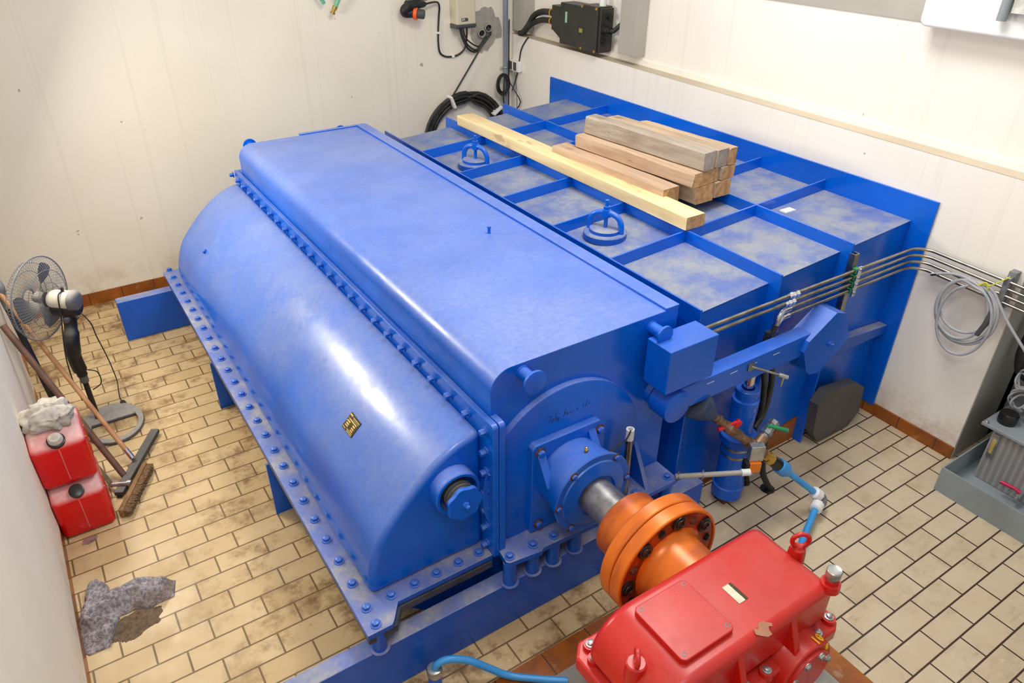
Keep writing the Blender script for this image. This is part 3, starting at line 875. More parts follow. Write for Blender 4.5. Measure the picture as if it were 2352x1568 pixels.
# ================================================================== steel hydraulic lines
g = 'steel hydraulic lines along the tank and wall'
spec = [(1.24, 1.98, 4.125, 2.03, 'topmost of four parallel steel hydraulic lines bending round the wall', 2.36),
        (1.20, 1.98, 4.125, 2.03, 'second from the top of four steel hydraulic lines bending round the wall', 2.36),
        (1.16, 1.98, 4.125, 2.03, 'third from the top of four steel hydraulic lines bending round the wall', 3.0),
        (1.12, 1.98, 4.125, 2.03, 'lowest of four parallel steel hydraulic lines bending round the wall', 3.0)]
for i, (z, y, xw, d_, lab, x0) in enumerate(spec):
    zz = z-.004
    b = [(x0, y, zz+.003)]+[(xw-.10, y, zz)]+[(xw-.10+.10*math.sin(math.radians(a)), y-.10+.10*math.cos(math.radians(a)), zz) for a in range(10, 90, 10)]+[(xw, y-.10, zz), (xw, .70, zz-.035)]
    t = thing('steel_pipe', (3.4, y, zz-.01), lab, 'pipe', g)
    MB().tube(b, .0095, 12).build('tube', STEEL, t)
    x = 3.02-.02*i
    if i < 2:
        MB().lathe((x-.035, y, zz), (1, 0, 0), [(0, .014), (.022, .014), (.022, .019), (.04, .019), (.04, .014), (.05, .014), (.05, .019), (.07, .019)], 6).build('coupling_nut', CHROME, t)
    else:
        MB().tube(spline([(x0+.02, y, zz), (x0-.03, y, zz), (x0-.06, y, zz-.03), (x0-.065, y, zz-.07)], 5), .015, 12).build('elbow', CHROME, t)
SPT = thing('pipe_support', (3.53, 2.0, .95), 'galvanised channel post on tank rib holding green pipe clamps', 'pipe support')
m = MB().box((3.518, 1.995, .97), (3.558, 2.001, 1.325)).box((3.518, 2.001, .97), (3.523, 2.03, 1.325)).box((3.553, 2.001, .97), (3.558, 2.03, 1.325))
m.build('channel', STEEL, SPT, bevel=0.001)
for z in (1.24, 1.20, 1.16, 1.12):
    MB().box((3.52, 1.966, z-.020), (3.556, 1.994, z+.012)).build('pipe_clamp', GREEN, SPT, bevel=0.003)
MB().box((3.522, 1.958, 1.085), (3.554, 1.965, 1.265)).build('clamp_strip', CHROME, SPT, bevel=0.001)
bolts(SPT, [(3.538, 1.958, z) for z in (1.25, 1.20, 1.16, 1.11)], (0, -1, 0), .007, .008, ZINC, 'clamp_screw', False)
SP2 = thing('pipe_support', (4.17, 1.47, 1.0), 'short grey channel on white wall holding the steel lines', 'pipe support')
m = MB().box((4.150, 1.455, 1.06), (4.2, 1.495, 1.272))
m.build('channel', GREY_PL, SP2, bevel=0.002)
MB().box((4.112, 1.46, 1.085), (4.15, 1.49, 1.25)).build('pipe_clamp', ZINC, SP2, bevel=0.003)
hs = [(2.935, 1.98, 1.085), (2.925, 1.985, 1.0), (2.96, 1.995, .88), (3.03, 2.005, .74), (3.06, 2.01, .60), (3.03, 2.0, .46), (2.96, 1.985, .40)]
tag(MB().tube(spline(hs, 8), .0165, 12).build('hydraulic_hose', CABLE, None), 'black hydraulic hose hanging from pipe elbow behind lever arm', 'hose')
hs = [(2.90, 1.99, 1.05), (2.90, 2.0, .95), (2.95, 2.008, .80), (3.0, 2.012, .66), (3.015, 2.008, .48), (2.97, 2.0, .25), (2.955, 1.98, .1), (2.96, 1.95, .005)]
tag(MB().tube(spline(hs, 8), .0165, 12).build('hydraulic_hose', CABLE, None), 'black hydraulic hose running down in front of tank to floor', 'hose')
hs = [(2.94, 1.90, .44), (2.92, 1.87, .32), (2.945, 1.865, .18), (3.0, 1.86, .07), (3.04, 1.845, .002)]
tag(MB().tube(spline(hs, 8), .018, 12).build('floor_cable', BLACK, None), 'thick black cable rising from a hole in floor beside cylinder', 'cable')

# ================================================================== valve pipework
VP = thing('valve_pipework', (2.75, 1.74, 0), 'bronze pipe with red and green valve levers leading to light blue plastic pipe', 'pipework')
PA, PE = Vector((2.36, 1.935, .85)), Vector((3.13, 1.60, .10))
PL = (PE-PA).length
PD = (PE-PA).normalized()


def on_pipe(t):
    return PA+PD*(PL*t)


MB().lathe(PA, PD, [(0, .085), (PL*.05, .07), (PL*.115, .034), (PL*.125, .03)], 28).build('outlet_cone', CONE, VP)
MB().cyl(on_pipe(.11), on_pipe(.22), .021, n=24).cyl(on_pipe(.155), on_pipe(.17), .026, n=8).build('nipple', BRONZE, VP)
MB().lathe(on_pipe(.205), PD, [(0, .026), (.03, .028), (.035, .033), (.085, .033), (.09, .028), (.135, .026)], 8).build('ball_valve', BRONZE, VP)
side = PD.cross(Vector((0, 0, 1))).normalized()
upv = side.cross(PD).normalized()
c = on_pipe(.205)+PD*.06
lv = MB().lathe(c, upv, [(.02, .018), (.06, .018), (.065, .012)], 16)
e0 = c+upv*.055
e1 = e0-PD*.02-side*.13
e1 = Vector((e0.x-.115, e0.y+.03, e0.z-.02))
lv.tube([e0, e0.lerp(e1, .3)+upv*.01, e0.lerp(e1, .7), e1], [.013, .009, .010, .012], 12)
lv.build('red_lever', REDLEVER, VP)
MB().cyl(on_pipe(.31), on_pipe(.41), .021, n=24).cyl(on_pipe(.36), on_pipe(.375), .025, n=24).build('nipple', BRONZE, VP)
m = MB().lathe(on_pipe(.385), PD, [(0, .028), (.02, .028), (.022, .032), (.12, .032), (.122, .028), (.145, .028)], 28)
tc = on_pipe(.385)+PD*.07
td = Vector((.80, .16, .36)).normalized()
m.cyl(tc, tc+td*.075, .03, n=24)
m.build('tee', BRONZE, VP)
m = MB().lathe(tc+td*.07, td, [(0, .024), (.02, .024), (.022, .032), (.05, .032), (.055, .027), (.085, .027), (.09, .032), (.115, .032)], 8)
m.build('drain_valve', ZINC, VP)
gl0 = tc+td*.12+Vector((0, 0, .035))
gl1 = gl0+Vector((.085, -.06, -.03))
m = MB().tube([gl0-Vector((.02, 0, .03)), gl0, gl0.lerp(gl1, .25), gl1], [.008, .010, .011, .013], 10)
m.build('green_lever', GREEN, VP)
MB().lathe(on_pipe(.50), PD, [(0, .028), (.05, .028), (.052, .034), (.085, .034)], 8).build('brass_union', BRASS, VP)
MB().lathe(on_pipe(.57), PD, [(0, .030), (.085, .034)], 28).build('pipe_sleeve', BLACK_GLOSS, VP)
MB().lathe(on_pipe(.635), PD, [(0, .030), (.005, .041), (.06, .043), (.085, .030), (.10, .024)], 16).build('clamp_nut', BLUEPIPE, VP)
MB().cyl(on_pipe(.71), on_pipe(.985), .0175, n=24).build('plastic_pipe', BLUEPIPE, VP)
E0 = on_pipe(.975)
E2 = Vector((2.98, 1.535, .075))
MB().lathe(on_pipe(.945), PD, [(0, .026), (.006, .034), (.05, .036), (.055, .030)], 10).build('elbow_nut', WHITE, VP)
cn = PE+PD*.02
d2 = (E2-cn).normalized()
MB().tube(spline([on_pipe(.985), cn, cn+PD*.02+d2*.03, cn+d2*.07], 6), .027, 16).build('elbow', GREY_PL, VP)
MB().lathe(cn+d2*.055, d2, [(0, .030), (.006, .036), (.05, .034), (.056, .026)], 10).build('elbow_nut', WHITE, VP)
MB().tube([cn+d2*.10, Vector((2.82, 1.46, .06)), Vector((2.45, 1.28, .045)), Vector((2.2, 1.2, .045))], .0175, 20).build('plastic_pipe', BLUEPIPE, VP)
# limit sensor on its conduit
SN = thing('conduit_tube', (2.4, 1.8, .44), 'grey conduit tube with white end collar fixed to blue foot plate corner', 'conduit')
c0, c1 = Vector((2.235, 1.880, .472)), Vector((2.545, 1.715, .472))
dd = (c1-c0).normalized()
MB().cyl(c0, c1, .0135, n=20).build('tube', GREY_TRUNK, SN)
MB().cyl(c1-dd*.01, c1+dd*.035, .018, n=20).build('end_collar', WHITE, SN)
for t in (.04, .40):
    p = c0.lerp(c1, t)
    MB().ring(p, dd, .016, .003, 20, 8).cyl(p-Vector((0, 0, .03)), p+Vector((0, 0, .03)), .004, n=8).build('pipe_clip', ZINC, SN)
SE = thing('limit_sensor', (2.66, 1.73, .42), 'small orange and grey sensor box hanging below the bronze pipe', 'sensor')
R = Matrix.Rotation(math.radians(-28), 3, 'Z')
c = (2.668, 1.735, .45)
MB().box((2.628, 1.715, .415), (2.690, 1.765, .475), R, c).build('sensor_body', SENSOR, SE, bevel=0.003)
MB().box((2.606, 1.715, .415), (2.628, 1.765, .475), R, c).build('sensor_back', BLACK, SE, bevel=0.002)
MB().box((2.625, 1.73, .475), (2.70, 1.775, .57), R, c).build('bracket', ZINC, SE, bevel=0.003)
MB().tube(spline([c1+dd*.02, c1+dd*.05+Vector((0, 0, -.02)), Vector((2.61, 1.72, .44))], 6), .005, 8).build('sensor_lead', GREY_PL, SE)
tag(MB().lathe((3.03, 1.86, .0), (0, 0, 1), [(0, .042), (.004, .042), (.005, .038)], 24).build('floor_stain', BLACK, None), 'round dark stain on floor where the thick black cable enters', 'spot')  # flat black disc added for a dark stain beside the cable
PB = thing('probe_tube', (1.955, 1.945, .45), 'upright steel tube with white end cap beside the blue bearing', 'tube')
MB().cyl((1.957, 1.945, .45), (1.949, 1.945, .80), .017, n=20).build('tube', STEEL, PB)
MB().lathe((1.949, 1.945, .795), (0, 0, 1), [(0, .020), (.06, .020), (.06, .012), (.035, .011)], 20).build('end_cap', WHITE, PB)
MB().tube(spline([(1.949, 1.944, .845), (1.93, 1.925, .86), (1.86, 1.88, .87), (1.77, 1.84, .905), (1.72, 1.815, .915)], 6), .004, 8).cyl((1.735, 1.82, .912), (1.69, 1.812, .925), .0065, n=10).build('sensor_lead', CABLE, PB)
# blue standpipe and hose at the front
SPP = thing('standpipe', (.815, 1.82, 0), 'short blue standpipe with metal collar in front of the blue beam', 'standpipe')
MB().cyl((.815, 1.82, 0), (.815, 1.82, .09), .03, n=28).build('pipe', BLUE_CLEAN, SPP)
MB().lathe((.815, 1.82, .075), (0, 0, 1), [(0, .033), (.02, .035), (.04, .032), (.042, .024)], 28).build('collar', ZINC, SPP)
hs = [(.815, 1.82, .09), (.825, 1.815, .135), (.87, 1.80, .155), (.95, 1.765, .13), (1.03, 1.715, .07), (1.10, 1.66, .03), (1.20, 1.58, .026), (1.30, 1.50, .03)]
MB().tube(spline(hs, 8), .0165, 14).build('hose', BLUEPIPE, SPP)
# ================================================================== timber on the tank
def timber(name, mat, x0, x1, y0, y1, z0, z1, ang, label, group=None, end=ENDWOOD, wob=0.004, piv=None, seed=0):
    """sawn timber along Y with slightly worn edges; sawn end grain at both ends"""
    rnd = random.Random(seed)
    m = MB()
    n = 9
    c = rrect(x0, x1, z0, z1, 0.006, 2)
    k = len(c)
    vs = []
    for i in range(n):
        y = y0+(y1-y0)*i/(n-1)
        for (x, z) in c:
            vs.append(Vector((x+rnd.uniform(-wob, wob)*.5, y+rnd.uniform(-wob, wob)*(1 if i in (0, n-1) else 3), z+(rnd.uniform(-wob, 0)*.5 if z > (z0+z1)/2 else 0))))
    fs = []
    for i in range(n-1):
        for j in range(k):
            fs.append((i*k+j, i*k+(j+1) % k, (i+1)*k+(j+1) % k, (i+1)*k+j))
    px_, py_ = piv or ((x0+x1)/2, y0)
    R = Matrix.Rotation(math.radians(ang), 3, 'Z')
    P = Vector((px_, py_, 0))
    vs = [P+R @ (v-P) for v in vs]
    m.add(vs, fs+[tuple(range(k)), tuple((n-1)*k+j for j in range(k-1, -1, -1))])
    o = m.build(name, mat, None, smooth=25)
    o.data.materials.append(end)
    for p in o.data.polygons:
        if len(p.vertices) > 4:
            p.material_index = 1
    return tag(o, label, 'timber', group)


timber('timber_beam', PINE, 2.934, 3.086, 2.684, 5.22, 1.349, 1.424, 0.6, 'long fresh pale pine plank lying along the blue tank ribs beside the timber pile', seed=1)
g = 'pile of short weathered timbers on the tank'
zb = 1.368
timber('timber_beam', OLDWOOD3, 3.05, 3.185, 3.0, 4.06, zb-.016, 1.468, 2.5, 'reddish timber in bottom layer of pile, nearest the fresh pine plank', g, ENDWOOD, .005, seed=2)
timber('timber_beam', OLDWOOD, 3.235, 3.393, 2.915, 3.90, zb-.006, 1.470, 2.5, 'middle timber of bottom layer, its pale square end facing out', g, ENDWOOD, .005, seed=3)
timber('timber_beam', OLDWOOD, 3.398, 3.535, 2.915, 3.85, zb+.004, 1.470, 2.5, 'bottom layer timber nearest the right wall', g, ENDWOOD, .005, seed=4)
timber('timber_beam', OLDWOOD3, 3.200, 3.437, 2.925, 3.95, 1.472, 1.556, 5.0, 'wide reddish board in the middle layer of the timber pile', g, ENDWOOD, .006, seed=5)
timber('timber_beam', OLDWOOD2, 3.441, 3.563, 2.925, 3.85, 1.472, 1.556, 5.0, 'narrow grey timber in middle layer beside the wide board', g, ENDWOOD, .006, seed=6)
timber('timber_beam', OLDWOOD2, 3.275, 3.380, 2.925, 3.94, 1.559, 1.672, 5.5, 'thick grey cracked timber in top layer, nearest the fresh pine plank', g, OLDWOOD2, .006, seed=7)
timber('timber_beam', OLDWOOD, 3.384, 3.487, 2.925, 3.85, 1.559, 1.670, 5.5, 'middle timber of the top layer of the pile', g, OLDWOOD2, .006, seed=8)
timber('timber_beam', OLDWOOD3, 3.491, 3.556, 2.925, 3.66, 1.559, 1.666, 5.5, 'narrow timber in top layer, nearest the right wall', g, ENDWOOD, .006, seed=9)


# ================================================================== jerrycans
def jerrycan(x0, y0, z0, label, cap):
    W, D, Hh = .256, .285, .318
    t = thing('jerrycan', (x0+W/2, y0+D/2, z0), label, 'canister', 'red plastic jerrycans stacked by the left wall')
    sd = [(y0, z0), (y0+D, z0), (y0+D, z0+.302), (y0+.105, z0+.304), (y0, z0+.252)]
    MB().prism(sd, 'x', x0, x0+W).build('body', RED_CAN, t, bevel=0.030, seg=5, smooth=60)
    MB().box((x0+W/2-.0022, y0-.0012, z0+.034), (x0+W/2+.0022, y0+.004, z0+.235)).build('mould_seam', simple('pale_red_seam', (226, 120, 110), .5), t)
    for k in (.03, W-.036):
        MB().box((x0+W-.003, y0+k*.55+.02, z0+.05), (x0+W+.003, y0+k*.55+.03, z0+.24)).build('side_rib', RED_CAN, t, bevel=0.002)
    if cap:
        a = Vector((x0+W/2, y0+.035, z0+.262))
        d = Vector((0, -.42, .9))
        MB().lathe(a, d, [(0, .042), (.018, .042), (.02, .038)], 28).build('cap_ring', BLACK_GLOSS, t)
        MB().lathe(a+d.normalized()*.016, d, [(0, .035), (.02, .034), (.03, .026)], 28).build('cap', CLOTH, t)
    m = MB().tube(spline([(x0+W/2, y0+.13, z0+.285), (x0+W/2, y0+.135, z0+.308), (x0+W/2, y0+.22, z0+.308), (x0+W/2, y0+.235, z0+.285)], 5), .011, 10)
    m.build('handle', RED_CAN, t)
    return t


jerrycan(-.449, 3.625, 0.0, 'red jerrycan on the floor, lower of the stacked pair by left wall', False)
MB().lathe((-.318, 3.655, .268), (0, -.62, .78), [(0, .036), (.026, .036), (.028, .03)], 28).build('cap_ring', BLACK_GLOSS, [o for o in COL.objects if o.name == 'jerrycan'][0])
jerrycan(-.451, 3.668, 0.312, 'red jerrycan with black cap ring, upper of the stacked pair, rag on top', True)


# crumpled rag on the upper can
def crumple(center, rad, seed, sub=5):
    """gathered cloth: a soft lump with radiating folds"""
    bm = bmesh.new()
    bmesh.ops.create_icosphere(bm, subdivisions=sub, radius=1.0)
    vs = []
    for v in bm.verts:
        d = v.co.normalized()
        a = math.atan2(d.y, d.x)
        q = Vector((d.x*1.2+seed, d.y*1.2, d.z*1.2))
        warp = noise.noise(q)*2.2
        fold = abs(math.sin(a*3.0+warp*1.6+d.z*1.5))
        fine = abs(math.sin(a*7+noise.noise(q*1.7)*5+d.z*3))
        k = .78+.30*noise.noise(q*1.1)+.24*fold+.07*fine+.10*noise.noise(q*3.0)
        zk = .80+.35*noise.noise(q*1.6+Vector((9, 0, 0)))+.16*fold+.05*fine
        vs.append(Vector((center[0]+d.x*rad[0]*k, center[1]+d.y*rad[1]*k, center[2]+max(d.z, -.45)*rad[2]*zk)))
    fs = [tuple(v.index for v in f.verts) for f in bm.faces]
    bm.free()
    return MB().add(vs, fs)


tag(crumple((-.325, 3.845, .645), (.125, .105, .085), 3.1).build('cleaning_rag', CLOTH, None, smooth=75), 'crumpled dusty white rag lying on top of the upper red jerrycan', 'rag')


# felt rag on the floor: a folded strip swept along a bent spine
def sheet(spine, widths, h, seed, nu=70, nv=22):
    sp2 = spline([Vector((x, y, 0)) for x, y in spine], 14)
    N = len(sp2)
    top_, bot = [], []
    for i in range(N):
        u = i/(N-1)
        w = widths[min(int(u*(len(widths)-1)), len(widths)-2)]
        w2 = widths[min(int(u*(len(widths)-1))+1, len(widths)-1)]
        f = u*(len(widths)-1)-int(min(u*(len(widths)-1), len(widths)-2))
        w = w+(w2-w)*f
        t = (sp2[min(i+1, N-1)]-sp2[max(i-1, 0)]).normalized()
        s = Vector((-t.y, t.x, 0))
        for j in range(nv+1):
            v = -1+2*j/nv
            ed = 1+.22*noise.noise(Vector((u*7+seed, v*2, 5)))
            p = sp2[i]+s*(w*v*ed)
            env = max(0, 1-abs(v)**4)*min(1, u*9)*min(1, (1-u)*9)
            k = noise.noise(Vector((p.x*9+seed, p.y*9, 0)))
            r = 1-abs(noise.noise(Vector((p.x*6.0, p.y*11+seed, 2))))*2.4
            z = .006+env*h*(max(r, 0)*.75+.25+.4*k)
            top_.append(Vector((p.x, p.y, max(z, .006))))
            bot.append(Vector((p.x, p.y, .001)))
    n1 = nv+1
    fs = []
    T = len(top_)
    for i in range(N-1):
        for j in range(nv):
            a = i*n1+j
            fs.append((a, a+1, a+n1+1, a+n1))
            fs.append((T+a, T+a+n1, T+a+n1+1, T+a+1))
        for j in (0, nv):
            a = i*n1+j
            fs.append((a, a+n1, T+a+n1, T+a))
    for i in (0, N-1):
        for j in range(nv):
            a = i*n1+j
            fs.append((a, a+1, T+a+1, T+a))
    return MB().add(top_+bot, fs)


rg = sheet([(-.375, 3.02), (-.362, 3.10), (-.358, 3.17), (-.368, 3.225)], [.07, .055, .05, .025], .06, 8.0)
rg2 = sheet([(-.395, 2.80), (-.392, 2.89), (-.365, 2.99), (-.30, 3.03), (-.20, 3.03), (-.12, 3.01), (-.03, 2.985)], [.045, .075, .09, .085, .08, .085, .05], .085, 4.0)
rg2.add(rg.v, rg.f)
tag(rg2.build('floor_rag', RAG, None, smooth=80), 'crumpled grey felt rag on floor against the left wall', 'rag')
m = MB()
gp_, fs = [], []
NX = 26
for i in range(NX+1):
    for j in range(NX+1):
        u, v = -1+2*i/NX, -1+2*j/NX
        r = math.hypot(u, v)*(1+.35*noise.noise(Vector((u*2, v*2, 7))))
        z = max(0, 1-r)*.03*(.6+.8*noise.noise(Vector((u*5, v*5, 1))))+(.0008 if r < 1 else -.004)
        gp_.append(Vector((-.235+u*.13-v*.02, 2.868+v*.075+u*.035, z)))
for i in range(NX):
    for j in range(NX):
        a = i*(NX+1)+j
        fs.append((a, a+1, a+NX+2, a+NX+1))
tag(m.add(gp_, fs).build('dirt_pile', DIRT, None, origin=(-.235, 2.868, 0)), 'low heap of swept brown dirt on floor beside the grey felt rag', 'dirt', None, 'stuff')

# ================================================================== pedestal fan
FN = thing('pedestal_fan', (-.13, 4.66, 0), 'dusty pedestal fan with round wire guard standing by the left wall', 'fan')
G = Vector((-.215, 4.79, .872))
FD = Vector((-.80, .60, .04)).normalized()
FU = Vector((0, 0, 1))-FD*FD.z
FU.normalize()
FS = FD.cross(FU)
RG = .252
m = MB()
for k in range(72):
    a = 2*PI*k/72
    rd = FU*math.cos(a)+FS*math.sin(a)
    m.tube([G-FD*.045+rd*.05, G-FD*.06+rd*.12, G-FD*.045+rd*.19, G-FD*.012+rd*.235, G+rd*RG, G+FD*.05+rd*.225, G+FD*.075+rd*.13, G+FD*.075+rd*.05], .0013, 4)
for (h, r, w) in ((-.058, .10, .0018), (-.048, .175, .0018), (.07, .16, .0018), (0, RG, .0045), (.06, .21, .0018), (.075, .05, .004)):
    m.ring(G+FD*h, FD, r, w, 64, 6)
m.build('wire_guard', GREY_PL, FN)
m = MB().lathe(G-FD*.03, FD, [(0, .04), (.05, .042), (.065, .03), (.07, .01)], 28)
m.build('hub', DUSTY_GREY, FN)
for k in range(3):
    a0 = math.radians(15+120*k)
    vs, fs = [], []
    nr, na = 9, 9
    for i in range(nr):
        r = .035+(.215-.035)*i/(nr-1)
        sp3 = math.radians(26+30*math.sin(PI*min(1, (i/(nr-1))*.85)))
        for j in range(na):
            a = a0+sp3*(j/(na-1)-.35)+.25*(i/(nr-1))
            tw = (j/(na-1)-.5)*.055*(1.1-.5*i/(nr-1))
            vs.append(G+(FU*math.cos(a)+FS*math.sin(a))*r+FD*tw)
    T = len(vs)
    vs += [v+FD*.0025 for v in vs]
    for i in range(nr-1):
        for j in range(na-1):
            a = i*na+j
            fs += [(a, a+1, a+na+1, a+na), (T+a, T+a+na, T+a+na+1, T+a+1)]
    for i in range(nr-1):
        for j in (0, na-1):
            a = i*na+j
            fs.append((a, a+na, T+a+na, T+a))
    for j in range(na-1):
        for i in (0, nr-1):
            a = i*na+j
            fs.append((a, a+1, T+a+1, T+a))
    MB().add(vs, fs).build('blade', DUSTY_GREY, FN, smooth=60)
mo = MB().lathe(G-FD*.06, -FD, [(0, .046), (.01, .054), (.03, .060), (.12, .061), (.135, .058), (.14, .03)], 36).build('motor_housing', IVORY, FN)
m = MB().lathe(G-FD*.192, -FD, [(0, .0665), (.02, .064), (.036, .050), (.044, .030), (.045, .008)], 24)
m.build('vent_cap', DUSTY_GREY, mo)
c = G-FD*.15
m = MB().lathe(c-FU*.02+FD*.08, -FD, [(0, .05), (.01, .060), (.13, .060), (.15, .045)], 28)
m.v = [v-FU*.026 for v in m.v]
m.build('motor_base', DUSTY_PL, FN)
MB().cyl(c+FU*.05, c+FU*.085, .008, .010, 12).build('oscillation_knob', BLACK, mo)
nk = [c-FU*.06, c-FU*.10+FD*.005, c-FU*.16+Vector((-.01, 0, 0)), Vector((-.137, 4.665, .60)), Vector((-.15, 4.668, .50)), Vector((-.145, 4.67, .40)), Vector((-.142, 4.67, .36))]
MB().tube(spline(nk, 6), [.030]*7+[.036]*8+[.044]*8+[.040]*8+[.030]*6, 16).build('neck', DUSTY_PL, FN)
kn = c-FU*.115
MB().lathe(kn-FS*.02, -FS, [(0, .018), (.03, .018), (.034, .012)], 16).lathe(kn+FS*.0+Vector((0, 0, -.03)), FS, [(0, .016), (.05, .016)], 16).build('tilt_knob', DUSTY_GREY, FN)
MB().cyl((-.142, 4.67, .375), (-.142, 4.67, .31), .026, .024, 24).build('collar', DUSTY_GREY, FN)
MB().cyl((-.142, 4.67, .33), (-.142, 4.67, .02), .0165, n=20).build('pole', BLACK_GLOSS, FN)
m = MB()
bc = Vector((-.065, 4.565, 0))
base_o = [(bc.x+.178*math.cos(2*PI*k/40), bc.y+.225*math.sin(2*PI*k/40)) for k in range(40)]
base_i = [(bc.x+.135*math.cos(2*PI*k/40)+.005, bc.y+.165*math.sin(2*PI*k/40)-.018) for k in range(40)]
m.frame(base_o, base_i, 'z', 0, .026)
m.box((-.245, 4.60, .0), (.07, 4.73, .024))
m.build('base', DUSTY_GREY, FN, bevel=0.008, seg=3)
cd_ = [c-FD*.02-FU*.02+FS*.06, c-FD*.05-FU*.12+FS*.05, Vector((-.03, 4.60, .62)), Vector((-.005, 4.62, .40)), Vector((.02, 4.66, .2)), Vector((.035, 4.68, .03)), Vector((.045, 4.70, .012))]
cd_ = [c-FD*.03-FU*.03, Vector((-.01, 4.64, .72)), Vector((.0, 4.66, .60)), Vector((.02, 4.70, .42)), Vector((.03, 4.78, .2)), Vector((.02, 4.93, .02)), Vector((.015, 4.86, .008)), Vector((.02, 4.80, .008))]
pc = MB().tube(spline(cd_, 8), .0035, 8).build('power_cord', CABLE, FN)
MB().lathe((.02, 4.80, .014), (.05, -1, 0), [(0, .008), (.02, .018), (.045, .020), (.05, .014)], 14).cyl((.015, 4.75, .016), (.016, 4.73, .016), .003, n=8).cyl((.030, 4.75, .016), (.031, 4.73, .016), .003, n=8).build('plug', BLACK, pc)
cd_ = [c+FU*.065, c+FU*.05-FS*.05, c-FU*.06-FS*.075, Vector((-.19, 4.62, .55)), Vector((-.2, 4.62, .35)), Vector((-.19, 4.64, .2))]
MB().tube(spline(cd_, 8), .004, 8).build('head_cord', CABLE, FN)
MB().tube(spline([(-.12, 4.66, .40), (-.06, 4.64, .37), (-.06, 4.65, .28), (-.115, 4.665, .24)], 8), .0035, 8).build('loop_cord', CABLE, FN)

# ================================================================== brooms and poles
SQ = thing('floor_squeegee', (.0, 4.08, 0), 'wide dark grey floor squeegee with long light wooden handle by jerrycans', 'squeegee')
a, b = Vector((.143, 4.325, .0)), Vector((-.150, 3.825, .0))
d = (b-a).normalized()
ang = math.atan2(d.y, d.x)
R = Matrix.Rotation(ang, 3, 'Z')
L = (b-a).length
cc = (a+b)/2
MB().box((cc.x-L/2, cc.y-.026, .012), (cc.x+L/2, cc.y+.026, .042), R, cc).build('head', SQDARK, SQ, bevel=0.006)
MB().box((cc.x-L/2-.004, cc.y-.012, .0), (cc.x+L/2+.004, cc.y+.012, .014), R, cc).build('rubber_blade', BLACK, SQ)
p0, p1 = Vector((-.025, 4.065, .055)), Vector((-.432, 5.14, .83))
MB().cyl(p0+(p1-p0)*.04, p1, .0145, n=20).build('handle', POLEWOOD, SQ)
MB().lathe(p0, p1-p0, [(0, .013), (.004, .0165), (.075, .0165)], 20).build('ferrule', CHROME, SQ)
BR = thing('broom', (-.06, 3.81, 0), 'worn brown broom head lying on the floor beside the red jerrycans', 'broom')
a, b = Vector((.035, 3.992, 0)), Vector((-.155, 3.64, 0))
d = (b-a).normalized()
R = Matrix.Rotation(math.atan2(d.y, d.x), 3, 'Z')
cc = (a+b)/2
L = (b-a).length
MB().box((cc.x-L/2, cc.y-.024, .004), (cc.x+L/2, cc.y+.004, .058), R, cc).build('wood_block', BROOMWOOD, BR, bevel=0.006)
m = MB()
rnd = random.Random(5)
for i in range(60):
    for j in range(4):
        u = -L/2+.006+(L-.012)*i/59
        q0 = Vector((cc.x+u, cc.y+.002, .012+.012*j))
        q1 = q0+Vector((rnd.uniform(-.004, .004), .034+rnd.uniform(-.003, .005), rnd.uniform(-.004, .003)))
        m.cyl(cc+R @ (q0-cc), cc+R @ (q1-cc), .0035, .0028, 5)
m.build('bristles', BRISTLE, BR)
sk = cc+R @ Vector((.04, -.02, .05))
MB().cyl((-.165, 3.905, .045), (-.085, 3.862, .05), .014, n=18).lathe((-.09, 3.866, .05), (.88, -.47, 0), [(0, .018), (.02, .018)], 18).build('handle_socket', ZINC, BR)
s0, s1 = Vector((-.165, 3.905, .03)), Vector((-.30, 4.25, .28))
dv = (s1-s0).normalized()
sv = dv.cross(Vector((0, 0, 1))).normalized()
sn = sv.cross(dv)
m = MB()
vs = [p+sv*x+sn*z for p in (s0, s1) for x, z in ((-.012, -.004), (.012, -.004), (.012, .004), (-.012, .004))]
m.add(vs, [(0, 1, 2, 3), (4, 7, 6, 5), (0, 4, 5, 1), (1, 5, 6, 2), (2, 6, 7, 3), (3, 7, 4, 0)])
tag(m.build('wooden_slat', SLATWOOD, None), 'narrow dirty wooden slat leaning behind the red jerrycans', 'slat')
p0, p1 = Vector((-.088, 3.955, .012)), Vector((-.428, 4.60, .845))
t = thing('broom_pole', tuple(p0), 'dark brown wooden pole leaning on left wall behind the jerrycans', 'pole')
MB().cyl(p0.lerp(p1, .03), p1, .0185, n=20).build('shaft', BROWNWOOD, t)
MB().cyl(p0, p0.lerp(p1, .035), .017, n=20).build('pole_tip', DARKGREY, t)
HK = thing('hooked_pole', (-.30, 4.85, 0), 'black tube with grey hooked handle leaning on the left wall', 'pole')
p0, p1 = Vector((-.335, 4.80, .0)), Vector((-.418, 5.125, .735))
MB().cyl(p0, p1, .020, n=22).build('tube', BLACK_GLOSS, HK)
up_ = (p1-p0).normalized()
w_ = Vector((.35, -.93, 0)).normalized()
w_ = Vector((-.2, -.9, .2)).normalized()
hp = [p1-up_*.03, p1+up_*.03, p1+Vector((.004, 0, .075)), p1+Vector((.010, .0, .115)), p1+Vector((.002, .02, .145)), p1+Vector((-.010, .05, .145))]
MB().tube(spline(hp, 6), [.022]*8+[.0195]*23, 14).build('hook_handle', GREY_PL, HK)

